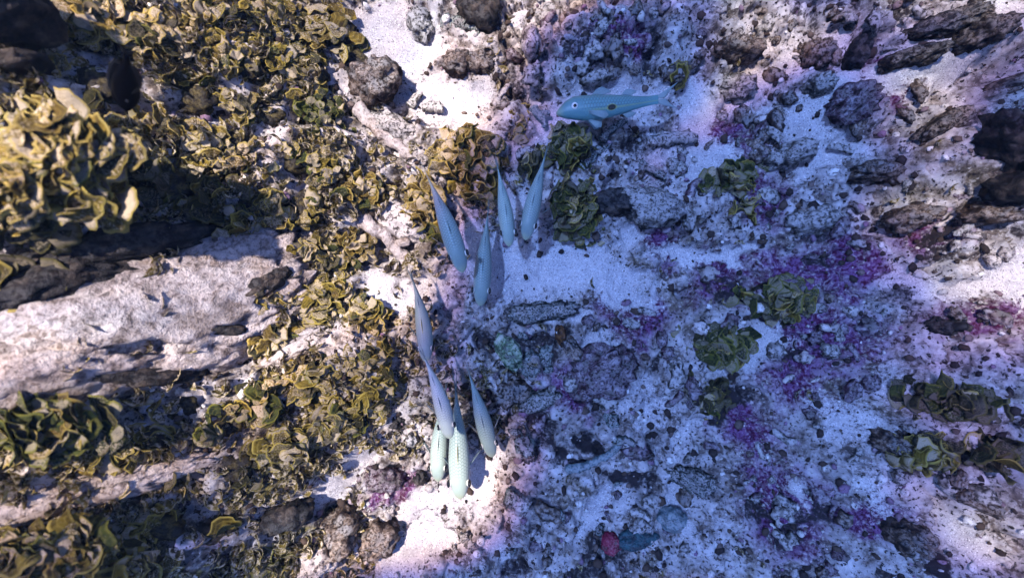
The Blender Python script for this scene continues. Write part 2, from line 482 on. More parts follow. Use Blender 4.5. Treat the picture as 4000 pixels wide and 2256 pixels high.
# the sand channel at the top stays low
left_base = left_base * (1 - .55 * np.exp(-((XX + .40) / .18) ** 2 - ((YY - .62) / .2) ** 2))
right_base = .20 * sstep(.55, 1.25, XX + warp * .6)
base = left_base + right_base
base = base + gauss(1250, 700, .12, .07, .16, .12, 20) + gauss(1050, 250, .12, .06, .2, .12, -20) + gauss(1350, 1400, .1, .09, .12, .16, 30) + gauss(1250, 1650, .1, .07, .17, .12, 20)
base = base + gauss(250, 700, .3, .14, .10, .12) - gauss(430, 1000, .15, .11, .11, .06, 25) + gauss(640, 1200, .2, .05, .22, .10, 24) - gauss(120, 1120, .1, .16, .13, .10)
base = base + gauss(1800, 620, 0, .035, .12, .08) + gauss(2250, 790, 0, .04, .09, .11) + gauss(2230, 560, 0, .03, .07, .07) + gauss(2480, 800, 0, .03, .12, .05) + gauss(2850, 700, 0, .03, .1, .08)
base = base + gauss(2300, 1470, 0, .045, .16, .10, 20) + gauss(2800, 1350, 0, .03, .1, .08) + gauss(3050, 1180, 0, .03, .1, .08) + gauss(3750, 1580, .15, .06, .15, .1) - gauss(2200, 1020, 0, .02, .25, .15)
base = base + gauss(2350, 170, 0, .04, .22, .1) + gauss(3900, 600, .2, .08, .1, .12) + gauss(3850, 120, .2, .06, .2, .06, 20) - gauss(3800, 330, .15, .04, .2, .05, 25)
inner = np.exp(-np.maximum(np.abs(XX) - 1.6, 0) ** 2 * .5 - np.maximum(np.abs(YY) - 1.3, 0) ** 2 * .5)
base = base * (.35 + .65 * inner)

rub = np.clip(1 - sand_m, 0, 1)
patch = fbm2(XX * 7, YY * 7, 31, 4)
rub = np.clip(rub * sstep(.30, .46, patch + .12 * rub), 0, 1)
wx2 = XX + (fbm2(XX * 22, YY * 22, 41, 3) - .5) * .035; wy2 = YY + (fbm2(XX * 22 + 9, YY * 22 + 5, 43, 3) - .5) * .035
f1a, ida = worley2(wx2 * 19, wy2 * 19, 51)
f1b, idb = worley2(wx2 * 44, wy2 * 44, 61)
f1c, idc = worley2(wx2 * 98, wy2 * 98, 71)
lump = .030 * np.sqrt(np.clip(1 - f1a * 1.15, 0, 1)) * (ida > .35) * (.4 + ida) + .014 * np.sqrt(np.clip(1 - f1b * 1.2, 0, 1)) * (.3 + idb) + .005 * np.sqrt(np.clip(1 - f1c * 1.2, 0, 1)) * (.2 + idc)
lump = lump + .03 * (fbm2(XX * 30, YY * 30, 81, 5, .6) - .5)
HH = base + rub * (lump - .006) + sand_m * (.026 * (fbm2(XX * 10, YY * 10, 91, 3) - .5) + .006 * (fbm2(XX * 48, YY * 48, 95, 4, .65) - .5))
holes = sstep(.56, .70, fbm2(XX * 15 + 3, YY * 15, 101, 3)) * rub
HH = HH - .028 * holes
turf = np.clip(.75 * turf_m * (.3 + 1.0 * fbm2(XX * 14, YY * 14, 111, 4)) + .75 * holes * sstep(.4, .6, fbm2(XX * 5, YY * 5, 117, 3)), 0, 1) * (1 - .8 * sand_m)  # turf spots, plus gap shade painted into the holes
olive = np.clip(sstep(-.28, -.5, XX + warp * .4) * (1 - sand_m) + .30 * sstep(.5, .65, fbm2(XX * 4, YY * 4, 121, 3)), 0, 1)

gap = sstep(.56, .65, fbm2(XX * 8 + 3, YY * 8 + 1, 141, 4, .55))
olive = olive * (1 - .85 * gap)
ny, nx = XX.shape
ids = np.arange(ny * nx).reshape(ny, nx)
F = np.stack((ids[:-1, :-1].ravel(), ids[:-1, 1:].ravel(), ids[1:, 1:].ravel(), ids[1:, :-1].ravel()), 1)
me = np_mesh('seabed', np.stack((XX, YY, HH), -1).reshape(-1, 3), F)
fattr(me, 'rubble', rub); fattr(me, 'purple', purple_m); fattr(me, 'turf', turf); fattr(me, 'olive', olive)  # turf also holds the shade painted into the holes
seabed = link('seabed', me, M['seabed']); seabed['kind'] = 'structure'
SMOOTH = base


def hz(x, y, arr=None):
    arr = HH if arr is None else arr
    i = int(np.clip(np.searchsorted(GX, x), 1, nx - 1)); j = int(np.clip(np.searchsorted(GY, y), 1, ny - 1))
    return float(arr[j, i])


def ground(px, py, lift=0., arr=None):
    """where the sight line through (px, py) meets the seabed raised by lift"""
    z = 0.
    for _ in range(14):
        p = PX(px, py, z); z = .5 * z + .5 * (hz(p.x, p.y, SMOOTH if arr is None else arr) + lift)
    return PX(px, py, z)


# ------------------------------------------------------------------ rocks
def ico(sub):
    bm = bmesh.new(); bmesh.ops.create_icosphere(bm, subdivisions=sub, radius=1)
    V = np.array([v.co[:] for v in bm.verts]); F = np.array([[v.index for v in f.verts] for f in bm.faces]); bm.free()
    return V, F


ICO = {k: ico(k) for k in (1, 2, 3, 4, 5)}


def rock_mesh(name, size, seed, sub=4, rough=.35, knob=.18, knobf=3.2, dents=(), flat=0.):
    V, F = ICO[sub]; V = V.copy()
    s = np.array(size, float); q = V * (s / s.max()) ** .6
    w = q + .35 * np.stack([fbm3(q * 2.2 + 7 * k + seed, seed % 300 + k, 3) - .5 for k in range(3)], 1)
    d = 1 + rough * 2 * (fbm3(w * 1.7 + seed * 3.1, seed % 900, 3, .55) - .5)
    p = w * knobf + seed * 1.7
    d = d + knob * 1.3 * (np.sqrt(np.clip(1 - worley3(p, seed % 700), 0, 1)) - .55)
    d = d + knob * .7 * (np.sqrt(np.clip(1 - worley3(p * 2.1, seed % 600 + 40), 0, 1)) - .55)
    d = d + knob * .35 * (np.sqrt(np.clip(1 - worley3(p * 4.6, seed % 600 + 80), 0, 1)) - .55)
    d = d + (.10 + knob * .5) * (fbm3(w * 9 + seed, seed % 400, 4, .7) - .5)
    d = d - .22 * (.3 + knob) * sstep(.58, .70, fbm3(w * 5 + 3, seed % 350 + 9, 2))
    for dv, rad, dep in dents:
        dv = np.array(dv) / np.linalg.norm(dv)
        ang = np.arccos(np.clip(V @ dv, -1, 1)) + .22 * (fbm3(V * 5 + 3, 70, 3) - .5)
        d = d - dep * (1 - sstep(rad * .7, rad, ang))
    P = V * np.maximum(d, .15)[:, None] * s
    return np_mesh(name, P, F)


def stick_mesh(name, length, r0, r1, seed, bend=.1, n=34, m=14, forks=()):
    """a knobbly branch along x, with short stubs"""
    Vs = []; Fs = []; off = 0
    rg = np.random.RandomState(seed)

    def tube(a, b, ra, rb, nn, bnd):
        nonlocal off
        t = np.linspace(0, 1, nn)[:, None]
        a = np.array(a, float); b = np.array(b, float)
        L = np.linalg.norm(b - a); ax = (b - a) / L
        up = np.array((0, 0, 1.)); sd = np.cross(up, ax); sd /= max(np.linalg.norm(sd), 1e-6); up2 = np.cross(ax, sd)
        c = a + (b - a) * t + sd * (bnd * L * 4 * t * (1 - t)) + sd * ((fbm2(t * 5 + seed, t * 0 + 3.3, 5, 3) - .5) * L * .08)
        rr = (ra + (rb - ra) * t[:, 0]); rr = rr * np.sqrt(np.clip(1 - np.clip((t[:, 0] - .93) / .07, 0, 1) ** 2, .02, 1)) * np.sqrt(np.clip(1 - np.clip((.05 - t[:, 0]) / .05, 0, 1) ** 2, .05, 1))
        th = np.linspace(0, 2 * math.pi, m, endpoint=False)
        ring = np.cos(th)[None, :, None] * sd[None, None, :] + np.sin(th)[None, :, None] * up2[None, None, :]
        P = c[:, None, :] + ring * rr[:, None, None]
        q = P.reshape(-1, 3)
        dd = (fbm3(q / max(ra, .004) * .9 + seed, seed % 500, 4, .7) - .5) * 1.7
        P = (np.repeat(c, m, 0) + (q - np.repeat(c, m, 0)) * (1 + dd)[:, None])
        k = np.arange((nn - 1) * m); i = k // m; j = k % m
        f = np.stack((i * m + j, i * m + (j + 1) % m, (i + 1) * m + (j + 1) % m, (i + 1) * m + j), 1) + off
        Vs.append(P); Fs.append(f); off += len(P)

    tube((-length / 2, 0, 0), (length / 2, 0, 0), r0, r1, n, bend)
    for (t0, ang, fl, fr) in forks:
        x = -length / 2 + length * t0
        tube((x, 0, 0), (x + fl * math.cos(R(ang)), fl * math.sin(R(ang)), fl * .25), fr, fr * .7, max(8, n // 2), .05)
    return np_mesh(name, np.concatenate(Vs), np.concatenate(Fs))


_seed = [100]


def rock(px, py, rx, ry, rz, mat, label, name='coral_rock', rot=0, lift=.3, cat='rock', z=None, sub=4, group=None, drape=0., **kw):
    """rx, ry in photo pixels at the rock's own distance; rz in metres"""
    _seed[0] += 13
    g = ground(px, py, rz * .4) if z is None else PX(px, py, z)
    k = (CAM_H - g.z) / 2000
    me = rock_mesh(name, (rx * k, ry * k, rz), _seed[0], sub, **kw)
    zc = (g.z if z is not None else g.z - rz * .4 + rz * lift)
    if drape:                                     # a crust that lies along the slope
        g = ground(px, py, rz * drape); zc = g.z
        n = len(me.vertices); co = np.zeros(n * 3, dtype=np.float32); me.vertices.foreach_get('co', co); co = co.reshape(-1, 3)
        ca, sa = math.cos(R(rot)), math.sin(R(rot))
        xs = g.x + co[:, 0] * ca - co[:, 1] * sa; ys = g.y + co[:, 0] * sa + co[:, 1] * ca
        gi = np.clip(np.searchsorted(GX, xs), 1, nx - 1); gj = np.clip(np.searchsorted(GY, ys), 1, ny - 1)
        co[:, 2] += SMOOTH[gj, gi] + rz * drape - zc
        me.vertices.foreach_set('co', co.ravel()); me.update()
    o = link(name, me, M[mat], loc=(g.x, g.y, zc), rot=(0, 0, R(rot)))
    return tag(o, label, cat, group)


def stick(ax, ay, bx, by, wpx, mat, label, name='coral_branch', lift=.5, bend=.05, forks=(), taper=.7, cat='coral', tilt=0, n=34):
    _seed[0] += 17
    a = ground(ax, ay, .012); b = ground(bx, by, .012)
    k = (CAM_H - (a.z + b.z) / 2) / 2000; r = wpx * k / 2
    L = (b - a).length
    me = stick_mesh(name, L, r, r * taper, _seed[0], bend, forks=[(t, an, f * k, fr * k) for t, an, f, fr in forks], n=n)
    c = (a + b) / 2; hgt = max(hz(c.x, c.y), (a.z + b.z) / 2)
    d = b - a
    o = link(name, me, M[mat], loc=(c.x, c.y, hgt + r * (lift * 2 - .6)), rot=(0, -math.atan2(d.z, math.hypot(d.x, d.y)) + tilt, math.atan2(d.y, d.x)))
    return tag(o, label, cat)


# large rocks of the reef, and dark lumps standing for shaded hollows
rock(700, 1195, 430, 235, .05, 'limestone', 'large pale pinkish limestone outcrop below the shaded hollow on the left', 'reef_outcrop', 24, drape=.35, sub=5, rough=.3, knob=.26, knobf=13, dents=[((-.35, -.55, .75), .30, .55), ((.55, -.35, .7), .13, .45), ((.2, .1, .95), .10, .2)])
rock(150, 1440, 330, 150, .05, 'limestone', 'pale knobbly limestone outcrop at the left edge, below the dark hollow', 'reef_outcrop', 22, drape=.4, sub=5, rough=.3, knob=.26, knobf=12, dents=[((.85, -.2, .5), .35, .5)])
rock(900, 1000, 190, 95, .04, 'limestone', 'pale smooth limestone shelf fringed by algae, above the largest outcrop', 'reef_outcrop', 30, drape=.4, sub=4, rough=.3, knob=.12, knobf=6)
rock(280, 1935, 380, 60, .035, 'limestone', 'long pale limestone ridge in the lower left corner among algae', 'reef_ridge', 9, drape=.5, sub=5, rough=.3, knob=.14, knobf=7)
rock(1190, 1340, 150, 36, .022, 'limestone', 'narrow pale coral ridge running between two olive algae clumps', 'coral_ridge', 32, drape=.9, rough=.6, knob=.5, knobf=6)
rock(120, 660, 300, 240, .15, 'brown', 'tall brown reef head carrying the largest yellow-olive algae on the left', 'reef_pinnacle', 0, z=.33, sub=5, rough=.35, knob=.14)
rock(20, 40, 135, 110, .09, 'dark', 'near-black rounded rock in the upper left corner', 'boulder', 20, z=.43, sub=5, rough=.22, knob=.06)
rock(50, 255, 120, 42, .05, 'dark', 'near-black low rock just under the rounded corner one', 'boulder', 15, z=.39, rough=.3, knob=.06)
rock(170, 1080, 290, 120, .05, 'dark', 'dark rock put in as the shade deep in the hollow under the tall reef head', 'boulder', 14, drape=.7, sub=5, rough=.35, knob=.2, knobf=5)  # dark rock laid in the hollow, deepening its shade by colour
rock(520, 960, 230, 60, .05, 'dark', 'dark crust put in as the shade between the reef head and the largest pale outcrop', 'boulder', 22, drape=.6, rough=.4, knob=.25, knobf=5)  # dark crust put in for the shadow band beside the reef head
rock(560, 1462, 130, 42, .03, 'dark', 'black jagged crust standing for the shaded cavity at the lower edge of the largest pale outcrop', 'boulder', -8, drape=1.1, rough=.4, knob=.25)  # cavity shade built as a black lump
rock(900, 1288, 62, 22, .02, 'dark', 'small black crust standing for a dark hole in the right end of the largest pale outcrop', 'boulder', -4, drape=2.2, rough=.4, knob=.2)  # hole imitated by a flat black lump
rock(1065, 1100, 70, 34, .03, 'dark', 'dark crust standing for the shaded cleft between the largest outcrop and the algae', 'boulder', 40, drape=1.6, rough=.4, knob=.25)  # cleft shade made as a dark lump
rock(3955, 560, 65, 110, .08, 'dark', 'big near-black rock standing for the dark gap at the right edge below the bright sand', 'boulder', 25, z=.25, sub=5, rough=.5, knob=.35, knobf=4)  # dark gap between rocks, built as a black rock
rock(3965, 740, 70, 60, .06, 'dark', 'dark rock standing for the lower end of the right edge gap, just under the big near-black one', 'boulder', -20, z=.25, rough=.45, knob=.3)  # lower end of the dark gap, also built as a rock
for px_, py_, rx_, ry_, lab_ in ((3640, 110, 62, 40, 'dark brown lump left of two others in the upper right corner'), (3745, 75, 72, 42, 'dark brown lump in the middle of three in the upper right corner'), (3850, 125, 72, 46, 'dark brown lump nearest the upper right corner, above bright sand'),
                                 (3510, 232, 48, 26, 'low dark brown lump on bright sand under the upper right corner rocks'), (3620, 212, 52, 28, 'dark brown lump beside the low one on bright upper right sand')):
    rock(px_, py_, rx_, ry_, .035, 'darkbrown', lab_, 'reef_lump', 15, drape=.4, rough=.55, knob=.5, knobf=4)
rock(3950, 330, 90, 30, .035, 'brown', 'brown ledge at the right edge between bright sand strips', 'reef_ledge', 15, drape=.2, rough=.4, knob=.2)
rock(3690, 480, 110, 36, .035, 'darkbrown', 'dark brown sloping rock left of the big near-black rock', 'reef_ledge', 28, lift=.5, rough=.4, knob=.2, knobf=5)

# ------------------------------------------------------------------ algae
def blade_mesh(name, seed, kind):
    """a fan-shaped frond: root at the origin, fan grows along +y, face up, with thickness"""
    rg = np.random.RandomState(seed)
    nr, na = 6, 13
    r = np.linspace(0.06, 1, nr)[:, None]; a = np.linspace(-1, 1, na)[None, :]
    spread = R(rg.uniform(50, 78)) if kind != 'tongue' else R(30)
    ang = a * spread
    lob = 1 - .16 * np.abs(a) ** 3 + .05 * np.sin(a * rg.uniform(3, 6) * 2 + rg.uniform(0, 6)) + .04 * np.sin(a * 15 + rg.uniform(0, 6)) + .05 * (rg.rand(na) - .5)[None, :]
    if kind == 'tongue': lob = 1.15 - .3 * a ** 2
    rad = r * lob
    x = np.sin(ang) * rad; y = np.cos(ang) * rad
    curl = rg.uniform(-.1, .3); ruf = rg.uniform(.05, .16); k = rg.uniform(4, 9); ph = rg.uniform(0, 6)
    z = curl * r ** 2.2 * (.75 if kind != 'dish' else .45) + ruf * r ** 2 * np.sin(a * k + ph)
    if kind == 'cup':                                # margins rolled in, like a scroll
        z = z + .40 * np.abs(a) ** 2.2 * r ** 1.2; x = x * (1 - .20 * np.abs(a) ** 2)
    if kind == 'droop':
        z = .35 * r - .65 * r ** 2.4 + ruf * r ** 2 * np.sin(a * k + ph)
    if kind == 'dish':
        z = z - .18 * (1 - np.abs(a) ** 2) * r
    P = np.stack((x, y, z), -1)
    dr = np.gradient(P, axis=0); da = np.gradient(P, axis=1)
    N = np.cross(da, dr); N /= np.maximum(np.linalg.norm(N, axis=2, keepdims=True), 1e-9)
    N *= np.sign(N[..., 2:].mean())
    th = .016
    top = (P + N * th / 2).reshape(-1, 3); bot = (P - N * th / 2).reshape(-1, 3)
    n = nr * na; V = np.concatenate((top, bot))
    fs = []
    for i in range(nr - 1):
        for j in range(na - 1):
            q = (i * na + j, i * na + j + 1, (i + 1) * na + j + 1, (i + 1) * na + j)
            fs.append(q[::-1]); fs.append(tuple(n + t for t in q))
    per = [(0, j) for j in range(na)] + [(i, na - 1) for i in range(1, nr)] + [(nr - 1, j) for j in range(na - 2, -1, -1)] + [(i, 0) for i in range(nr - 2, 0, -1)]
    idx = [i * na + j for i, j in per]
    for p, q in zip(idx, idx[1:] + idx[:1]): fs.append((p, q, n + q, n + p))
    me = np_mesh(name, V, fs)
    uvl = me.uv_layers.new(name='UVMap')
    uu = np.concatenate([((a + 1) / 2 * np.ones_like(r)).ravel()] * 2); vv = np.concatenate([(r * np.ones_like(a)).ravel()] * 2)
    li = np.zeros(len(me.loops), dtype=np.int32); me.loops.foreach_get('vertex_index', li)
    uvl.data.foreach_set('uv', np.stack((uu[li], vv[li]), 1).ravel().astype(np.float32))
    return me


KINDS_B = ['fan', 'cup', 'dish', 'fan', 'fan', 'droop', 'cup', 'fan', 'dish', 'fan', 'dish', 'droop', 'tongue', 'fan']
BLADES = {k: [blade_mesh('blade', 300 + i, kd) for i, kd in enumerate(KINDS_B)] for k in ('algae_olive', 'algae_brown', 'algae_green', 'algae_dark')}
for k, v in BLADES.items():
    for me in v: me.materials.append(M[k])


def hnorm(x, y, e=.02):
    return Vector((-(hz(x + e, y, SMOOTH) - hz(x - e, y, SMOOTH)) / (2 * e), -(hz(x, y + e, SMOOTH) - hz(x, y - e, SMOOTH)) / (2 * e), 1)).normalized()


def clump(px, py, rx, ry, n, size, label, mat='algae_olive', hgt=.04, rot=0, z=None, group=None, base=True, name='algae_clump', lean=(0, 0), basemat='turfbase', upright=.5):
    """fronds spread over a low dome; rx, ry in photo pixels, size in metres"""
    rg = random.Random(int(px * 7 + py * 13))
    n = int(n * 1.6); size *= .64
    if px < 1600 and z is None: n = int(n * .92); size *= .86
    if px < 1330 and py < 720 and z is None and size < .045: n = int(n * 1.2); size *= .80
    lob = [rg.uniform(0, 6.28) for _ in range(3)]
    flow = rg.uniform(-2.6, .2); shingle = .7
    if px > 1600: upright = max(upright, .8); n = int(n * .9)
    g = ground(px, py, hgt * .5) if z is None else PX(px, py, z)
    gz = hz(g.x, g.y, SMOOTH) if z is None else z
    k = (CAM_H - g.z) / 2000
    wx_, wy_ = rx * k, ry * k
    root = tag(empty(name, (g.x, g.y, gz)), label, 'algae', group)
    if base:
        _seed[0] += 11
        sub = 3
        me = rock_mesh('holdfast', (wx_ * .66, wy_ * .66, hgt * .42), _seed[0], sub, rough=.5, knob=.35)
        link('holdfast', me, M[basemat], root, loc=(0, 0, 0), rot=(0, 0, R(rot)))
    ca, sa = math.cos(R(rot)), math.sin(R(rot))
    nrm = hnorm(g.x, g.y) if z is None else Vector((0, 0, 1))
    for i in range(n):
        rr = math.sqrt((i + rg.random()) / n) * rg.uniform(.8, 1.2); th = i * 2.39996 + rg.uniform(-.4, .4)
        rr *= 1 + .22 * math.sin(2 * th + lob[0]) + .16 * math.sin(3 * th + lob[1]) + .10 * math.sin(5 * th + lob[2])
        u = rr * math.cos(th) * wx_; v = rr * math.sin(th) * wy_
        x = u * ca - v * sa; y = u * sa + v * ca
        dome = hgt * math.sqrt(max(0, 1 - min(1, rr * rr)))
        gh = (hz(g.x + x, g.y + y, SMOOTH) - gz) if z is None else 0.
        p = Vector((x, y, gh + dome * .85 - .004))
        if px < 1600 and z is None and hz(g.x + x, g.y + y, gap) > .5: continue
        az = (flow + rg.gauss(0, .95)) if rg.random() < shingle else (math.atan2(y, x) - math.pi / 2 + rg.gauss(0, 1.3))
        el = rg.uniform(-.2, 1.05) * (1.2 - .5 * rr) * upright * 2
        s = size * rg.uniform(.6, 1.5) * 1.12
        p = p - Vector((-math.sin(az), math.cos(az), 0)) * s * .45 + Vector((0, 0, rg.uniform(0, .012)))
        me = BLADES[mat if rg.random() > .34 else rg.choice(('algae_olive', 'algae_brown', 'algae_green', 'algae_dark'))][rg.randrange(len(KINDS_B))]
        b = bpy.data.objects.new('blade', me); COL.objects.link(b); b.parent = root
        q = Vector((0, 0, 1)).rotation_difference((nrm + Vector((lean[0], lean[1], 0))).normalized())
        b.rotation_mode = 'QUATERNION'
        b.rotation_quaternion = q @ Euler((el, rg.gauss(0, .35), az), 'XYZ').to_quaternion()
        b.location = p; b.scale = (s, s, s)
    return root


G_UP = 'olive algae clumps on the upper left slope'
G_LOW = 'olive algae clumps on the lower left slope'
# upper left slope
clump(1290, 120, 110, 120, 20, .062, 'broad smooth yellow-brown fronds at the edge of the upper sand channel', 'algae_brown', .05, upright=.35)
clump(1080, 90, 130, 110, 45, .040, 'olive algae clump at the top edge, left of the broad smooth fronds', 'algae_olive', .05)
clump(850, 60, 130, 90, 40, .042, 'olive algae clump at the top edge between two pale sand patches', 'algae_olive', .05)
clump(640, 170, 130, 100, 40, .046, 'brownish algae clump right under the small sand patch at the top left', 'algae_brown', .05)
clump(400, 90, 120, 100, 30, .05, 'brownish algae clump just right of the corner boulder', 'algae_brown', .05)
clump(1370, 250, 85, 90, 34, .034, 'pale-tipped algae clump jutting into the sand channel beside the brown rock', 'algae_olive', .04)
clump(1170, 260, 130, 100, 55, .036, 'dense olive algae clump below the top edge one, above a pale gap', 'algae_olive', .05)
clump(920, 230, 130, 100, 46, .040, 'olive algae clump right of the dark damselfish, near the top', 'algae_olive', .05)
clump(740, 370, 130, 100, 42, .044, 'sand-dusted algae clump directly right of the dark damselfish', 'algae_brown', .05)
clump(330, 320, 130, 110, 38, .050, 'sand-dusted olive algae clump left of the dark damselfish', 'algae_brown', .05)
clump(1000, 420, 130, 100, 55, .038, 'olive algae clump in the middle of the upper left slope', 'algae_olive', .05)
clump(1220, 440, 120, 100, 55, .034, 'greenish algae clump beside the dark cavity near the long pale branch', 'algae_green', .05)
clump(560, 520, 140, 100, 42, .048, 'sand-dusted algae clump below the dark damselfish', 'algae_brown', .05)
clump(840, 580, 140, 100, 50, .042, 'brown-olive algae clump left of centre of the upper slope, above the dark band', 'algae_brown', .05)
clump(1090, 620, 130, 100, 60, .036, 'dense olive algae clump halfway down the upper left slope', 'algae_olive', .05)
clump(1270, 650, 100, 90, 46, .034, 'olive algae clump left of the small clump by the pale branches', 'algae_olive', .045)
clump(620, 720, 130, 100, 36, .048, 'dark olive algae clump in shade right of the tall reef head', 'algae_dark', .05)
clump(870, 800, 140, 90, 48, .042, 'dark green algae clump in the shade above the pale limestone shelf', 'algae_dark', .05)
clump(1130, 800, 130, 90, 55, .036, 'olive algae clump right of the shaded green one above the shelf', 'algae_olive', .05)
clump(1000, 880, 150, 50, 40, .034, 'row of pale olive fronds along the top of the limestone shelf', 'algae_brown', .04, rot=20)
# near column at the left edge
clump(110, 520, 190, 120, 84, .042, 'very large yellow-olive fronds crowning the tall reef head', 'algae_brown', .06, z=.38, base=False, upright=.35)
clump(290, 600, 170, 130, 84, .040, 'large bright yellow-olive fronds on the right shoulder of the tall reef head', 'algae_brown', .06, z=.44, base=False, upright=.35)
clump(110, 720, 220, 110, 84, .044, 'large sunlit yellow fronds at the lower end of the tall reef head', 'algae_brown', .05, z=.45, base=False, upright=.3)
clump(360, 780, 130, 70, 34, .050, 'large pale fronds overhanging the dark hollow on the left', 'algae_olive', .05, z=.41, base=False, upright=.3)
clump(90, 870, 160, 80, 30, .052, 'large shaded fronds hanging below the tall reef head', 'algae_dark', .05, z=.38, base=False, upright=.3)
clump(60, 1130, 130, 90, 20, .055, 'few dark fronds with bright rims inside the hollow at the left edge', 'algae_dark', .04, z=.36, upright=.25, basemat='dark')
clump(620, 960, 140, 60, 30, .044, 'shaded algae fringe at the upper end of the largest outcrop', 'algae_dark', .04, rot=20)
# lower left slope
clump(1210, 1000, 130, 100, 55, .036, 'olive algae clump right of the pale limestone shelf', 'algae_olive', .05)
clump(1390, 960, 80, 90, 36, .032, 'small algae clump left of the pale slab by the bright sand', 'algae_brown', .04)
clump(1060, 1160, 110, 100, 46, .038, 'brown algae clump beside the dark cleft right of the largest outcrop', 'algae_brown', .05)
clump(1270, 1180, 120, 100, 58, .034, 'bright olive algae clump pointing at the tail of the curved fish', 'algae_olive', .05)
clump(1430, 1240, 80, 90, 44, .034, 'yellow-olive algae clump at the sand edge left of the curved fish', 'algae_olive', .05)
clump(1080, 1330, 110, 70, 34, .038, 'yellow algae clump above the narrow pale ridge', 'algae_brown', .045)
clump(1430, 1390, 90, 80, 46, .036, 'dark-edged olive algae clump at the right end of the narrow pale ridge', 'algae_olive', .06)
clump(1230, 1480, 120, 80, 46, .040, 'olive algae clump under the narrow pale ridge', 'algae_olive', .05)
clump(1470, 1530, 80, 100, 44, .036, 'rounded olive algae clump left of the fish with the sunlit head', 'algae_olive', .06)
clump(1060, 1560, 120, 90, 44, .042, 'greenish algae clump with round fronds below the pale ridge at left', 'algae_green', .05)
clump(1330, 1640, 120, 90, 50, .038, 'olive algae clump just above the sunlit sand slope at bottom centre', 'algae_olive', .05)
clump(1120, 1750, 130, 90, 46, .040, 'olive algae clump at the lower end of the slope, above brown rubble', 'algae_olive', .05)
clump(860, 1640, 130, 100, 40, .046, 'dark green algae clump with round fronds left of the lower slope', 'algae_green', .05)
clump(640, 1600, 120, 80, 34, .046, 'sand-dusted yellow algae clump below the largest outcrop', 'algae_brown', .05)
clump(500, 1740, 150, 90, 34, .050, 'sand-dusted olive algae clump above the long pale ridge', 'algae_olive', .05)
clump(190, 1640, 210, 120, 80, .046, 'large greenish fronds at the left edge, above the long pale ridge', 'algae_green', .05, z=.36, basemat='turfbase')
clump(850, 1850, 150, 100, 40, .046, 'dark olive algae clump at the right end of the long pale ridge', 'algae_dark', .05)
clump(560, 2080, 170, 80, 32, .056, 'dark olive algae clump directly below the long pale ridge', 'algae_olive', .05)
clump(210, 2150, 210, 110, 74, .044, 'large olive fronds in the bottom left corner', 'algae_olive', .05, z=.38)
clump(800, 2080, 140, 80, 34, .050, 'shaded algae clump at the bottom edge left of the dark rubble', 'algae_dark', .05)
clump(1060, 2200, 110, 70, 26, .042, 'bright green algae tuft at the bottom edge beside brown rocks', 'algae_green', .04)
clump(480, 2220, 150, 60, 24, .056, 'brown-olive algae clump at the bottom edge right of the corner fronds', 'algae_brown', .05)
# middle
clump(1820, 600, 150, 105, 66, .040, 'big golden-brown algae clump above the four fish, in the middle', 'algae_brown', .06, rot=8)
clump(1850, 720, 90, 60, 26, .036, 'sand-dusted algae under the big golden-brown clump', 'algae_olive', .04)
clump(1670, 800, 90, 100, 40, .036, 'yellow-brown algae clump touching the leftmost of the four upper fish', 'algae_brown', .05)
clump(1680, 920, 55, 60, 18, .032, 'few green-brown fronds at the lower end beside the upper left fish', 'algae_green', .04)
clump(1420, 745, 110, 55, 34, .036, 'low brown-olive algae clump left of the sunlit patch by the pale slab', 'algae_brown', .035, rot=10)
clump(2225, 575, 85, 85, 50, .034, 'round olive-green algae clump under the side-on fish', 'algae_green', .06)
clump(2250, 800, 100, 125, 70, .032, 'tall dark green algae clump right of the four upper fish', 'algae_green', .06)
clump(2090, 640, 70, 60, 24, .030, 'small dusky algae clump between the upper right fish and a pale branch', 'algae_dark', .035)
clump(2020, 490, 40, 80, 20, .026, 'thin brown algae tuft on the rubble left of the side-on fish', 'algae_brown', .03)
# right
clump(2860, 700, 110, 60, 40, .034, 'bright green algae clump on rubble right of the dark lumps', 'algae_green', .05, rot=15)
clump(2900, 800, 45, 50, 12, .036, 'small yellow-green algae tuft just below the bright green clump', 'algae_olive', .035)
clump(3050, 1170, 130, 80, 62, .034, 'olive algae clump beside the large purple patch on the right', 'algae_green', .06)
clump(2820, 1350, 120, 85, 64, .034, 'olive algae clump left of the large purple patch', 'algae_green', .06)
clump(2760, 1540, 90, 80, 30, .030, 'dark mossy algae clump below the olive one left of the purple patch', 'algae_dark', .04)
clump(3720, 1570, 140, 65, 44, .038, 'large shaded olive algae clump near the right edge', 'algae_dark', .05, rot=-10)
clump(3600, 1760, 105, 70, 34, .038, 'cupped olive algae clump at lower right above the sand furrow', 'algae_olive', .05)
clump(3870, 1760, 90, 60, 24, .042, 'dusky algae clump at the right edge below the large shaded one', 'algae_dark', .05)
clump(2655, 290, 30, 35, 8, .036, 'single tuft of olive fronds above the tail of the side-on fish', 'algae_olive', .03)

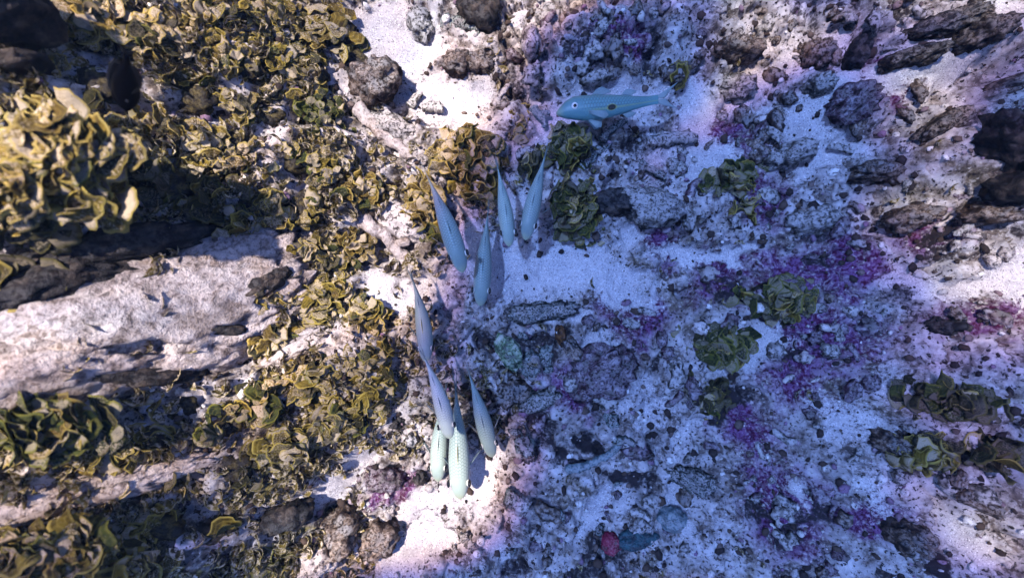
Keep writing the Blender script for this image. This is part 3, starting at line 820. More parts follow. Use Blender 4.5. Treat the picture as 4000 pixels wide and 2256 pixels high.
# ------------------------------------------------------------------ distinct rocks, branches and sponges
rock(1480, 320, 85, 75, .06, 'brown', 'brown knobbly rock at the edge of the sand channel casting a shadow', rot=20, lift=.6, rough=.45, knob=.3)
rock(1555, 505, 95, 45, .035, 'grey', 'grey rubble lump lying below the two coral stubs in the sand', rot=-15, rough=.5, knob=.3)
rock(1790, 250, 55, 45, .035, 'brown', 'dark brown lump on the right bank of the sand channel', rough=.5, knob=.35)
rock(1880, 240, 55, 40, .035, 'brown', 'rust-brown lump right of the dark one on the channel bank', rough=.5, knob=.4)
rock(1870, 50, 75, 70, .06, 'dark', 'dark upright clump at the top edge between bright sand patches', rough=.5, knob=.35)
rock(1640, 90, 45, 60, .035, 'grey', 'brown-grey crumbly lump at the top of the sand channel', rot=30, rough=.5, knob=.35)
rock(2075, 180, 34, 62, .045, 'pale', 'white upright coral lump near the top edge, left of dark rubble', lift=.7, rough=.35, knob=.2)
rock(2325, 318, 60, 26, .03, 'grey', 'smooth grey lump hanging over the sand above the side-on fish', rot=12, lift=.8, rough=.35, knob=.15)
rock(2865, 205, 85, 42, .05, 'brown', 'big dark brown lump on sand at upper right', lift=.6, rough=.45, knob=.3)
rock(2875, 345, 70, 45, .04, 'grey', 'purple-grey rounded lump below the big dark brown one', rough=.45, knob=.3)
rock(2530, 810, 120, 62, .055, 'grey', 'dark grey-green lumpy rock right of the tall dark green algae', rot=-10, lift=.5, rough=.45, knob=.35)
rock(2400, 790, 80, 50, .05, 'dark', 'blackish rubble mass touching the tall dark green algae', rough=.5, knob=.35)
rock(2120, 1215, 115, 34, .03, 'mossy', 'low dark grey-green rock right below the second of the upper fish', rot=8, drape=.35, rough=.6, knob=.6, knobf=5)
rock(1988, 1370, 42, 75, .04, 'green', 'pale green and white stone in the middle of the rubble', rot=32, lift=.8, rough=.3, knob=.15)
rock(2075, 1430, 40, 55, .03, 'teal', 'small teal stone right of the pale green one', rot=20, rough=.35, knob=.2)
rock(2110, 1560, 80, 36, .03, 'mossy', 'dull grey-green lump right of the lowest fish group', rot=15, rough=.45, knob=.3)
rock(2190, 1310, 20, 34, .03, 'kelp', 'rust-brown weed scrap standing on blue-lit sand', 'seaweed', lift=.8, cat='seaweed', rough=.4, knob=.3)
rock(2240, 1370, 26, 62, .028, 'brown', 'dark brown weed-covered lump just below the rust-brown scrap', 'seaweed', rot=35, lift=.6, cat='seaweed', rough=.5, knob=.4)
rock(2340, 1460, 130, 85, .05, 'purple', 'broad maroon-brown knobbly rock in the lower middle', rot=25, rough=.5, knob=.35)
rock(1490, 1862, 85, 52, .04, 'purple', 'dark purple-brown knob on the sunlit slope at bottom centre', lift=.5, rough=.45, knob=.3)
rock(1640, 1860, 24, 32, .025, 'dark', 'small black pitted lump left of the lowest fish', rough=.5, knob=.4)
rock(1625, 1620, 32, 24, .02, 'brown', 'small brown lump left of the fish with the sunlit head', rough=.5, knob=.4)
rock(1540, 1640, 30, 28, .025, 'dark', 'small black lump at the right foot of the lower algae', rough=.5, knob=.4)
rock(2383, 2112, 34, 38, .022, 'pink', 'bright crimson-pink sponge lump near the bottom', 'sponge', lift=.9, cat='sponge', rough=.25, knob=.25)
rock(2480, 2093, 85, 36, .025, 'bluesponge', 'teal oval sponge lying against the crimson-pink one', 'sponge', rot=8, lift=.9, cat='sponge', rough=.22, knob=.15)
rock(2618, 2015, 52, 42, .03, 'bluestick', 'pale blue rounded lump upper right of the teal sponge', lift=.8, rough=.3, knob=.2)
rock(3350, 400, 90, 60, .05, 'purple', 'purple-brown rock on bright sand at the upper right', rot=20, rough=.5, knob=.35)
rock(3190, 215, 45, 45, .04, 'brown', 'dark brown knob at upper right, left of a black one', rough=.5, knob=.35)
rock(3350, 205, 30, 55, .04, 'dark', 'black upright knob on pale sand at upper right', rot=-15, rough=.5, knob=.35)
rock(3205, 330, 50, 38, .04, 'grey', 'rounded grey-brown lump on sand under the dark brown knob', rough=.45, knob=.3)
rock(3420, 670, 70, 36, .04, 'brown', 'dark brown lump on the right slope under the purple-brown rock', rough=.5, knob=.35)
rock(3170, 860, 95, 55, .05, 'grey', 'pale grey-green lumpy rock above the bright sand on the right', rot=12, rough=.4, knob=.3)
rock(3560, 850, 90, 45, .05, 'brown', 'brown rubble lump above the brightest sand on the right', rot=10, rough=.5, knob=.35)
rock(3880, 830, 90, 40, .05, 'brown', 'brown lump at the right edge above the brightest sand', rot=5, rough=.5, knob=.35)
rock(3700, 1270, 55, 32, .035, 'dark', 'black ring-like lump under the brightest sand on the right', rough=.5, knob=.4)
rock(3100, 600, 90, 45, .045, 'grey', 'dark grey-green lump right of the purple rubble, below sand', rot=20, rough=.45, knob=.35)
rock(2700, 1870, 85, 38, .035, 'mossy', 'dark blue-grey lump in the lower right rubble', rot=-15, drape=.4, rough=.6, knob=.6, knobf=4)
rock(3480, 1730, 60, 40, .04, 'brown', 'dark brown lump left of the cupped olive algae', rot=-30, rough=.5, knob=.35)
rock(3550, 2100, 70, 60, .05, 'brown', 'brown rock in the lower right corner beside a sand furrow', rot=-30, rough=.5, knob=.3)
rock(3820, 1960, 110, 30, .04, 'brown', 'long brown rock at the right edge near the bottom', rot=-28, rough=.5, knob=.3)
rock(1120, 2010, 90, 55, .05, 'dark', 'dark rock below the lower slope algae, at bottom left of centre', rot=20, rough=.45, knob=.3)
rock(1330, 2080, 70, 80, .06, 'brown', 'upright brown rock at the bottom, left of the sunlit sand', rot=-20, rough=.45, knob=.3)
rock(1480, 2090, 80, 70, .05, 'brown', 'brown rock at the bottom edge of the sunlit sand slope', rot=20, rough=.45, knob=.3)
rock(1240, 2180, 80, 60, .05, 'pale', 'pale rounded rock at the bottom edge between brown rocks', rot=10, rough=.35, knob=.2)
rock(1580, 870, 120, 60, .04, 'pale', 'flat pale rock in the brightest sunlit patch left of the fish', rot=-25, lift=.2, rough=.3, knob=.15)
rock(2000, 1530, 60, 50, .035, 'brown', 'brown rubble lump right of the lower fish tails', rough=.5, knob=.35)
rock(1620, 1520, 60, 50, .025, 'grey', 'brown-speckled low lump left of the lower fish', rough=.45, knob=.3)

stick(1390, 405, 1640, 625, 64, 'limestone', 'long pale forked coral branch lying below the brown channel rock', forks=[(.75, 35, 90, 18)], bend=-.06, lift=.22)
stick(1395, 845, 1650, 1075, 60, 'limestone', 'flat pale coral slab pointing at the tail of the curved fish', forks=[(.5, 60, 80, 18)], bend=.04, lift=.22)
stick(1650, 420, 1735, 428, 42, 'grey', 'stubby grey coral finger lying on the sand channel', taper=.8)
stick(1600, 420, 1650, 365, 40, 'grey', 'short upright coral stub against the grey finger on sand', taper=.6)
stick(1723, 93, 1885, 125, 56, 'teal', 'thick grey-teal coral branch across the top of the channel bank', taper=.8)
stick(2527, 566, 2725, 542, 50, 'grey', 'thick round grey coral log below the side-on fish', taper=.85)
stick(2262, 668, 2384, 562, 40, 'teal', 'teal-grey coral branch right of the round green algae clump', forks=[(.35, 60, 40, 14)], taper=.75)
stick(2335, 565, 2440, 485, 32, 'teal', 'thin teal coral branch under the belly of the side-on fish', taper=.6)
stick(2015, 616, 2122, 598, 36, 'grey', 'short arched brown-grey branch left of the round green algae clump', bend=.15)
stick(2361, 843, 2440, 860, 24, 'pale', 'small pale coral finger under the blackish rubble mass')
stick(2205, 1825, 2424, 1713, 36, 'bluestick', 'pale blue coral branch in the lower middle', bend=-.08, taper=.6)
stick(2080, 420, 2130, 500, 34, 'bluestick', 'pale blue forked coral piece in front of the side-on fish', forks=[(.4, 60, 50, 14)])
stick(1230, 1180, 1110, 1260, 34, 'dark', 'dark stub in the cleft right of the largest outcrop')
stick(2660, 335, 2720, 262, 7, 'pale', 'thin white spine sticking up by the tail of the side-on fish', 'sea_whip', tilt=-.15, n=12)
stick(3050, 640, 3180, 600, 30, 'grey', 'grey coral finger at the lower edge of the right hand sand')
stick(3230, 570, 3330, 600, 28, 'grey', 'short coral finger on pale sand right of the grey lump')
stick(2480, 640, 2600, 700, 34, 'teal', 'teal-grey coral finger right of the forked teal branch')
stick(1930, 420, 1990, 330, 26, 'pale', 'thin pale coral finger between sand and rubble left of the side-on fish')

# ------------------------------------------------------------------ countable small rubble
RUB = []
for i in range(10):
    RUB.append(('coral_rubble', rock_mesh('coral_rubble', (.016, .016 * RNG.uniform(.6, .95), .016 * RNG.uniform(.5, .8)), 900 + i * 7, 3, rough=.7, knob=.65, knobf=2.2)))
for i in range(4):
    RUB.append(('coral_rubble', stick_mesh('coral_rubble', .038, .0072, .0052, 1300 + i * 9, .08, n=12, m=8)))
RUBM = {}
for mk in ('grey', 'brown', 'purple', 'pale', 'teal'):
    RUBM[mk] = []
    for nm, me in RUB:
        c = me.copy(); c.materials.append(M[mk]); RUBM[mk].append(c)
ZONES = [
    ('top', 1950, 2780, 20, 300, 44, 'small knobbly coral rubble piece in the dark field above the side-on fish', ('grey', 'grey', 'brown', 'purple')),
    ('topright', 2780, 3600, 30, 620, 46, 'small coral rubble piece around the sand patches at upper right', ('grey', 'brown', 'brown', 'pale')),
    ('midright', 2420, 3150, 520, 900, 46, 'small coral rubble piece between the grey coral log and the bright green algae', ('grey', 'brown', 'purple', 'grey')),
    ('right', 3050, 3950, 620, 1250, 40, 'small coral rubble piece around the brightest sand on the right', ('brown', 'grey', 'pale', 'purple')),
    ('purple', 2450, 3400, 1050, 1600, 44, 'small coral rubble piece on or near the large purple patch', ('purple', 'grey', 'pale', 'purple')),
    ('lowright', 2450, 3900, 1600, 2240, 56, 'small coral rubble piece in the rough lower right ground', ('grey', 'brown', 'grey', 'purple')),
    ('lowmid', 1930, 2450, 1250, 2230, 40, 'small coral rubble piece in the lower middle, below the central sand', ('grey', 'brown', 'teal', 'purple')),
    ('midleft', 1380, 1980, 330, 760, 18, 'small coral rubble piece around the pale forked branch and golden-brown algae', ('grey', 'brown', 'pale')),
    ('bottom', 1050, 1900, 1480, 2240, 34, 'small coral rubble piece on the sunlit slope left of the lower fish', ('brown', 'grey', 'pale')),
]
for key, x0, x1, y0, y1, n, lab, mats in ZONES:
    done = 0; tries = 0
    while done < n and tries < n * 14:
        tries += 1
        px, py = RNG.uniform(x0, x1), RNG.uniform(y0, y1)
        g = ground(px, py, 0, HH)
        j = int(np.searchsorted(GY, g.y)); i = int(np.searchsorted(GX, g.x))
        if sand_m[j, i] > .45 and RNG.random() < .93: continue
        mk = RNG.choice(mats)
        me = RNG.choice(RUBM[mk])
        s = RNG.choice((.009, .012, .015, .019, .024))
        o = bpy.data.objects.new('coral_rubble', me); COL.objects.link(o)
        o.location = (g.x, g.y, hz(g.x, g.y) + s * .15)
        o.rotation_euler = (RNG.uniform(-.5, .5), RNG.uniform(-.5, .5), RNG.uniform(0, 6.28)); o.scale = (s / .016,) * 3
        tag(o, lab, 'rubble', 'coral rubble ' + key)
        done += 1

# ------------------------------------------------------------------ uncountable grit, and tiny algae between the clumps
def scatter(n, dens, smin, smax, sub, seed, flat=False):
    rg = np.random.RandomState(seed)
    V0, F0 = ICO[sub]
    Vs = []; Fs = []; cs = []; off = 0; k = 0
    while k < n:
        x = rg.uniform(-1.3, 1.3); y = rg.uniform(-.8, .8)
        i = int(np.searchsorted(GX, x)); j = int(np.searchsorted(GY, y))
        if rg.rand() > dens[j, i]: continue
        s = smin * (smax / smin) ** (rg.rand() ** 1.8)
        V = V0 * (1 + .55 * (rg.rand(len(V0), 1) - .5)) * np.array((1, rg.uniform(.5, 1), rg.uniform(.45, .9)))
        a, b, c = rg.uniform(0, 6.28, 3)
        Rm = np.array(Euler((a * .2, b * .2, c)).to_matrix())
        V = V @ Rm.T * s + np.array((x, y, HH[j, i] + s * .25))
        Vs.append(V); Fs.append(F0 + off); off += len(V); cs.append(np.full(len(V), rg.rand() ** 2.1)); k += 1
    me = np_mesh('coral_grit', np.concatenate(Vs), np.concatenate(Fs)); fattr(me, 'tone', np.concatenate(cs))
    return me


def grit_material():
    m = mat_new('grit'); t = NT(m)
    co = t.coords(); b = t.noise(co, 160, 4, .65)
    c = t.cramp(t.attr('tone'), [(0., (.025, .018, .018)), (.25, (.07, .045, .035)), (.42, (.16, .12, .11)), (.55, (.22, .13, .22)), (.66, (.38, .34, .34)), (.85, (.60, .56, .56)), (1., (.72, .68, .68))])
    c = t.mix(t.ramp(b, .5, .68), c, (.05, .036, .034))
    t.out(c, .9, t.bump(b, .7, .004), .15)
    return m


dens = np.clip(.16 + rub * 1.0, 0, 1) * (.25 + .9 * fbm2(XX * 10, YY * 10, 131, 3))
grit = tag(link('coral_grit', scatter(6800, dens, .0024, .0145, 1, 5), grit_material()), 'loose coral grit and crumbs scattered over the seabed', 'grit', kind='stuff')


def tiny_algae(n, seed):
    rg = np.random.RandomState(seed)
    Vs = []; Fs = []; UV = []; off = 0; k = 0
    a = np.linspace(-1, 1, 5)
    while k < n:
        x = rg.uniform(-1.05, .1) if rg.rand() < .85 else rg.uniform(-.2, 1.2); y = rg.uniform(-.75, .75)
        i = int(np.searchsorted(GX, x)); j = int(np.searchsorted(GY, y))
        pr = olive[j, i] * (1 - sand_m[j, i]) if x < .0 else .25 * olive[j, i] * rub[j, i]
        if rg.rand() > pr: continue
        s = rg.uniform(.009, .022) * (1.25 if x < -.6 else 1); sp = rg.uniform(.8, 1.2)
        P = [(0, .05, 0)]
        for rr, zz in ((.6, .1 + .1 * rg.rand()), (1., .25 + .4 * rg.rand())):
            for q in a: P.append((math.sin(q * sp) * rr, math.cos(q * sp) * rr, zz * rr + .3 * q * q * rr + .08 * rg.randn() * rr))
        P = np.array(P) * s
        Rm = np.array(Euler((rg.uniform(.0, 1.1), rg.normal(0, .3), rg.uniform(0, 6.28))).to_matrix())
        P = P @ Rm.T + np.array((x, y, HH[j, i] + .001))
        f = [(0, 1 + q + 1, 1 + q, 0) for q in range(4)] + [(1 + q, 2 + q, 7 + q, 6 + q) for q in range(4)]
        Vs.append(P); UV.append(np.concatenate([[0], np.full(5, .6), np.full(5, 1.)]))
        for t in f: Fs.append(tuple(v + off for v in t))
        off += len(P); k += 1
    V = np.concatenate(Vs); uvv = np.concatenate(UV)
    me = bpy.data.meshes.new('algae_turf')
    me.from_pydata(V.tolist(), [], [tuple(dict.fromkeys(f)) for f in Fs]); me.update()
    me.polygons.foreach_set('use_smooth', np.full(len(me.polygons), True))
    uvl = me.uv_layers.new(name='UVMap')
    li = np.zeros(len(me.loops), dtype=np.int32); me.loops.foreach_get('vertex_index', li)
    uvl.data.foreach_set('uv', np.stack((np.full(len(li), .5), uvv[li]), 1).ravel().astype(np.float32))
    return me


def turf_material():
    m = mat_new('algae_turf'); t = NT(m)
    co = t.coords(); a = t.noise(co, 30, 4, .6); b = t.noise(co, 140, 4, .65)
    sp = t.new('ShaderNodeSeparateXYZ'); t.l.new(t.new('ShaderNodeUVMap').outputs[0], sp.inputs[0])
    c = t.mix(t.ramp(a, .40, .58), (.16, .115, .025), (.03, .023, .008))
    c = t.mix(t.math('MULTIPLY', t.ramp(sp.outputs[1], .8, 1.), .6), c, (.38, .31, .11))
    c = t.mix(t.math('MULTIPLY', t.ramp(b, .48, .58), .75), c, (.62, .53, .45))
    t.out(c, .6, None, .25, .25)
    return m


tag(link('algae_turf', tiny_algae(9000, 77), turf_material()), 'fine low algae turf filling the gaps between the clumps', 'algae', kind='stuff')

# ------------------------------------------------------------------ fish
def fish_material(name, back, side, belly, dot=True, stripe=(.55, .45, .05), scales=1.):
    m = mat_new(name); t = NT(m)
    uv = t.new('ShaderNodeUVMap').outputs[0]
    sp = t.new('ShaderNodeSeparateXYZ'); t.l.new(uv, sp.inputs[0])
    u, v = sp.outputs[0], sp.outputs[1]                       # u snout to tail, v 0 belly .. 1 back
    vm = t.new('ShaderNodeVectorMath', operation='MULTIPLY'); t.l.new(uv, vm.inputs[0]); vm.inputs[1].default_value = (33, 12, 0)
    # overlapping scale rows
    s2 = t.new('ShaderNodeSeparateXYZ'); t.l.new(vm.outputs[0], s2.inputs[0])
    row = t.math('FLOOR', s2.outputs[1])
    fy = t.math('SUBTRACT', t.math('FRACT', s2.outputs[1]), .5)
    sx = t.math('ADD', s2.outputs[0], t.math('MULTIPLY', t.math('MODULO', row, 2.), .5))
    fx = t.math('FRACT', t.math('ADD', sx, t.math('MULTIPLY', t.math('MULTIPLY', fy, fy), 1.6)))
    edge = t.math('MAXIMUM', t.ramp(fx, .70, .98), t.ramp(t.math('ABSOLUTE', fy), .40, .5))
    inbody = t.math('MULTIPLY', t.ramp(u, .20, .30), t.ramp(u, .98, .90))
    upper = t.ramp(v, .25, .55)
    col = t.mix(t.ramp(v, .05, .45), belly, side)
    col = t.mix(t.ramp(v, .60, .92), col, back)
    nz = t.noise(t.coords(True), 45., 3, .6)
    sc = t.math('MULTIPLY', t.math('MULTIPLY', edge, inbody), t.math('MULTIPLY', upper, t.math('MULTIPLY_ADD', t.ramp(nz, .35, .62), .40 * scales, .48 * scales)))
    col = t.mix(sc, col, tuple(c * .30 for c in back))
    shine = t.math('MULTIPLY', t.math('MULTIPLY', t.ramp(fx, .55, .25), inbody), t.math('MULTIPLY', upper, .22))
    col = t.mix(shine, col, tuple(min(.8, c * 1.5 + .06 * scales) for c in side))
    col = t.mix(t.math('MULTIPLY', t.ramp(nz, .45, .7), .25), col, side)
    # snout a little greenish
    col = t.mix(t.math('MULTIPLY', t.ramp(u, .10, .0), .6), col, (.34, .36, .22) if dot else back)
    # side stripe and blotch
    dv = t.math('ABSOLUTE', t.math('SUBTRACT', v, .44))
    st = t.math('MULTIPLY', t.ramp(dv, .05, .015), t.math('MULTIPLY', t.ramp(u, .28, .40), .38))
    col = t.mix(st, col, stripe)
    if dot:
        du = t.math('DIVIDE', t.math('SUBTRACT', u, .535), .038); dw = t.math('DIVIDE', t.math('SUBTRACT', v, .45), .075)
        dd = t.math('ADD', t.math('MULTIPLY', du, du), t.math('MULTIPLY', dw, dw))
        col = t.mix(t.math('MULTIPLY', t.ramp(dd, 2.2, 1.2), .6), col, (.30, .26, .03))
        col = t.mix(t.ramp(dd, 1.4, .8), col, (.010, .008, .003))
        gu = t.math('ABSOLUTE', t.math('SUBTRACT', t.math('ADD', u, t.math('MULTIPLY', t.math('MULTIPLY', t.math('SUBTRACT', v, .35), t.math('SUBTRACT', v, .35)), .9)), .315))
        col = t.mix(t.math('MULTIPLY', t.ramp(gu, .010, .002), t.math('MULTIPLY', t.ramp(v, .55, .45), .5)), col, (.10, .20, .16))
    hb = t.math('MULTIPLY', t.math('SUBTRACT', 1., edge), inbody)
    t.out(col, .45, t.bump(hb, .35 * scales, .0012), .35 * scales)
    return m


def fin_material(name, colr, alpha=.55, rays=30.):
    m = mat_new(name); t = NT(m)
    sp = t.new('ShaderNodeSeparateXYZ'); t.l.new(t.new('ShaderNodeUVMap').outputs[0], sp.inputs[0])
    ry = t.math('ABSOLUTE', t.math('SINE', t.math('MULTIPLY', sp.outputs[0], rays)))
    c = t.mix(t.ramp(ry, .75, 1.), colr, tuple(x * .6 for x in colr))
    t.out(c, .45, None, .3, .3, t.math('MULTIPLY_ADD', t.ramp(ry, .6, 1.), .25, alpha))
    return m


def plain_material(name, c, rough=.3, spec=.5):
    m = mat_new(name); t = NT(m)
    nz = t.noise(t.coords(True), 300., 3, .5)
    t.out(t.mix(t.math('MULTIPLY', nz, .3), c, tuple(x * .7 for x in c)), rough, None, spec)
    return m


FM = {'goatteal': fish_material('goatfish_teal_skin', (.10, .18, .17), (.085, .19, .205), (.095, .25, .285), stripe=(.26, .30, .08), scales=1.3),
      'goatsunlit': fish_material('goatfish_sunlit_skin', (.36, .39, .37), (.42, .45, .43), (.50, .52, .49)),  # whiter copy of the goat skin: sunlight put into the colour
      'goat': fish_material('goatfish_skin', (.19, .245, .235), (.25, .31, .30), (.36, .41, .40)),
      'goatpale': fish_material('goatfish_pale_skin', (.25, .315, .285), (.31, .375, .345), (.40, .44, .41)),
      'damsel': fish_material('damselfish_skin', (.002, .002, .003), (.003, .0025, .003), (.006, .005, .004), dot=False, stripe=(.003, .003, .003), scales=.05),
      'fin': fin_material('fish_fin', (.36, .46, .48), .55), 'finpale': fin_material('fish_fin_pale', (.66, .66, .62), .55),
      'finback': fin_material('fish_back_fin', (.34, .40, .38), .95), 'finyellow': fin_material('fish_fin_yellow', (.62, .50, .08), .8),
      'findark': fin_material('fish_fin_dark', (.010, .009, .010), .92),
      'eyewhite': plain_material('fish_eye', (.70, .66, .62)), 'pupil': plain_material('fish_pupil', (.006, .004, .004), .12, .8)}

S_ = [0, .02, .05, .10, .18, .30, .40, .55, .70, .82, .92, 1.0]
GOAT = dict(top=[.0, .020, .042, .070, .100, .112, .110, .094, .068, .044, .034, .034], bot=[.0, .022, .040, .058, .080, .098, .102, .090, .064, .042, .034, .034], wid=[.0, .034, .055, .073, .088, .097, .097, .085, .058, .032, .015, .008])
GOAT_DEEP = dict(top=[.0, .030, .060, .100, .132, .136, .130, .112, .086, .060, .046, .044], bot=[.0, .026, .046, .066, .088, .104, .108, .098, .072, .052, .042, .042], wid=GOAT['wid'])
DAMS = dict(top=[.0, .05, .10, .16, .22, .26, .27, .24, .17, .09, .06, .06], bot=[.0, .05, .09, .14, .20, .25, .26, .23, .16, .08, .06, .06], wid=[.0, .03, .05, .07, .09, .105, .10, .085, .06, .035, .02, .015])


def fin_mesh(name, base_a, base_b, tips, L, spine, thick=.0016, nb=7, flip=0):
    """base_a -> base_b along the body, tips: matching outline; thin plate with real thickness"""
    A = np.array(base_a, float); B = np.array(base_b, float); T = np.array(tips, float)
    t = np.linspace(0, 1, nb)[:, None]
    base = A + (B - A) * t
    ti = np.linspace(0, 1, len(T)); tip = np.stack([np.interp(t[:, 0], ti, T[:, k]) for k in range(3)], 1)
    rows = [base, base * .66 + tip * .34, base * .33 + tip * .67, tip]
    P = np.stack(rows)                                       # 4 x nb
    nrm = np.cross(B - A, tip.mean(0) - base.mean(0)); nrm /= max(np.linalg.norm(nrm), 1e-9)
    top = P + nrm * thick / 2 * np.array([1, .8, .5, .2])[:, None, None]; bo = P - nrm * thick / 2 * np.array([1, .8, .5, .2])[:, None, None]
    V = np.concatenate((top.reshape(-1, 3), bo.reshape(-1, 3))); n = 4 * nb
    V = spine(V) * L
    f = []
    for i in range(3):
        for j in range(nb - 1):
            q = (i * nb + j, i * nb + j + 1, (i + 1) * nb + j + 1, (i + 1) * nb + j); f.append(q); f.append(tuple(n + k for k in q[::-1]))
    per = [j for j in range(nb)] + [i * nb + nb - 1 for i in range(1, 4)] + [3 * nb + j for j in range(nb - 2, -1, -1)] + [i * nb for i in (2, 1)]
    for p, q in zip(per, per[1:] + per[:1]): f.append((q, p, n + p, n + q))
    me = np_mesh(name, V, f)
    uvl = me.uv_layers.new(name='UVMap')
    uu = np.tile(np.tile(np.linspace(0, 1, nb), 4), 2); vv = np.tile(np.repeat(np.linspace(0, 1, 4), nb), 2)
    li = np.zeros(len(me.loops), dtype=np.int32); me.loops.foreach_get('vertex_index', li)
    uvl.data.foreach_set('uv', np.stack((uu[li], vv[li]), 1).ravel().astype(np.float32))
    return me


def fish(name, label, snout, tail, z, bend=0., roll=0., pitch=0., skin='goat', prof=GOAT, group=None, dorsal=.016, pect=45., fin='fin', dfin=None, vbend=0., cat='fish', goat=True, tailup=0., pupil=.95):
    """snout and tail tip as (px, py); local: x from tail (-) to snout (+), z towards the back. bend = sideways sweep of the tail in body lengths"""
    a = PX(*snout, z); b = PX(*tail, z + tailup)
    chord = (a - b).length
    TOT = 1.20
    # total length including tail, allowing for the sweep
    end = np.array((-TOT, bend * 1.0, vbend))
    L = chord / math.hypot(math.hypot(TOT, bend), vbend)

    def spine(V):
        V = np.array(V, float); s = -V[:, 0]; k = np.clip(s, 0, None) / TOT
        V = V.copy(); sl = k ** 2.2
        V[:, 1] += bend * sl; V[:, 2] += vbend * sl
        return V
    s = np.concatenate((np.array([0, .006, .015, .03]), np.linspace(.05, 1.0, 44)))
    T = np.interp(s, S_, prof['top']); B = np.interp(s, S_, prof['bot']); W = np.interp(s, S_, prof['wid'])
    for arr in (T, B, W):
        arr[4:-1] = .25 * arr[3:-2] + .5 * arr[4:-1] + .25 * arr[5:]
    m = 28
    th = np.linspace(0, 2 * math.pi, m, endpoint=False)
    cy = np.sign(np.sin(th)) * np.abs(np.sin(th)) ** .9; cz = np.cos(th)
    P = np.zeros((len(s), m, 3))
    P[..., 0] = -s[:, None]; P[..., 1] = W[:, None] * cy[None]; P[..., 2] = np.where(cz[None] > 0, T[:, None] * np.abs(cz[None]) ** .95, -B[:, None] * np.abs(cz[None]) ** .95)
    P[..., 2] += (-.012 * np.exp(-(s / .08) ** 2))[:, None]
    V = spine(P.reshape(-1, 3)) * L
    k = np.arange((len(s) - 1) * m); i = k // m; j = k % m
    Fq = np.stack((i * m + j, (i + 1) * m + j, (i + 1) * m + (j + 1) % m, i * m + (j + 1) % m), 1)
    me = np_mesh('body', V, Fq)
    uvl = me.uv_layers.new(name='UVMap')
    vv = np.tile(1 - np.minimum(th, 2 * math.pi - th) / math.pi, len(s)); uu = np.repeat(s, m)
    li = np.zeros(len(me.loops), dtype=np.int32); me.loops.foreach_get('vertex_index', li)
    uvl.data.foreach_set('uv', np.stack((uu[li], vv[li]), 1).ravel().astype(np.float32))
    # place: match snout and tail tip
    e0 = spine(np.array([(0., 0, 0)]))[0]; e1 = spine(np.array([(-TOT, 0, 0)]))[0]
    loc_dir = Vector(e0 - e1).normalized(); wd = (a - b).normalized()
    yaw_l = math.atan2(loc_dir.y, loc_dir.x)
    root = empty(name, a); tag(root, label, cat, group)
    yaw_w = math.atan2(wd.y, wd.x)
    rollm = Matrix.Rotation(R(roll), 4, 'X'); 
    ld = rollm @ Vector((loc_dir.x, loc_dir.y, loc_dir.z))
    yaw = yaw_w - math.atan2(ld.y, ld.x)
    pt = Matrix.Rotation(R(pitch) - math.atan2(wd.z, math.hypot(wd.x, wd.y)), 4, 'Y')
    root.matrix_world = Matrix.Translation(a) @ Matrix.Rotation(yaw, 4, 'Z') @ pt @ rollm
    link('body', me, FM[skin], root)
    F_ = FM[fin]
    ts = np.interp(.36, S_, prof['top']); tb = np.interp(.5, S_, prof['top'])
    d1 = [(-.37, 0, ts + dorsal * 1.6), (-.42, 0, ts + dorsal * 1.9), (-.50, 0, tb + dorsal * .9), (-.52, 0, tb + dorsal * .1)] if goat else [(-.32, 0, .30), (-.50, 0, .34), (-.72, 0, .30), (-.86, 0, .20)]
    if goat:
        link('dorsal_fin', fin_mesh('dorsal_fin', (-.355, 0, ts - .006), (-.47, 0, tb + .002), [(-.40, 0, ts + dorsal), (-.46, 0, ts + dorsal * 1.5), (-.53, 0, tb + dorsal), (-.55, 0, tb + dorsal * .4)], L, spine, .004), FM[dfin] if dfin else (F_ if dorsal > .03 else FM['finback']), root)
        tz = np.interp(.68, S_, prof['top'])
        link('dorsal_fin', fin_mesh('dorsal_fin', (-.64, 0, tz + .004), (-.74, 0, tz - .014), [(-.69, 0, tz + dorsal * 1.2), (-.74, 0, tz + dorsal * 1.1), (-.80, 0, tz + dorsal * .5)], L, spine, .004), F_, root)
        bz = -np.interp(.68, S_, prof['bot'])
        link('anal_fin', fin_mesh('anal_fin', (-.64, 0, bz - .002), (-.73, 0, bz + .012), [(-.70, 0, bz - .05), (-.75, 0, bz - .045), (-.79, 0, bz - .015)], L, spine, .004), F_, root)
    else:
        link('dorsal_fin', fin_mesh('dorsal_fin', (-.25, 0, .22), (-.85, 0, .05), d1, L, spine, .01), F_, root)
        link('anal_fin', fin_mesh('anal_fin', (-.50, 0, -.22), (-.85, 0, -.05), [(-.52, 0, -.28), (-.70, 0, -.30), (-.86, 0, -.20)], L, spine, .01), F_, root)
    th_ = .034 if goat else .06
    sp_ = .13 if goat else .20
    link('tail_fin', fin_mesh('tail_fin', (-.985, 0, th_ * .1), (-.985, 0, th_), [(-1.07, 0, .004), (-1.12, 0, sp_ * .5), (-1.20, 0, sp_)], L, spine, .008), F_, root)
    link('tail_fin', fin_mesh('tail_fin', (-.985, 0, -th_), (-.985, 0, -th_ * .1), [(-1.20, 0, -sp_), (-1.12, 0, -sp_ * .5), (-1.07, 0, -.004)], L, spine, .008), F_, root)
    w = np.interp(.31, S_, prof['wid'])
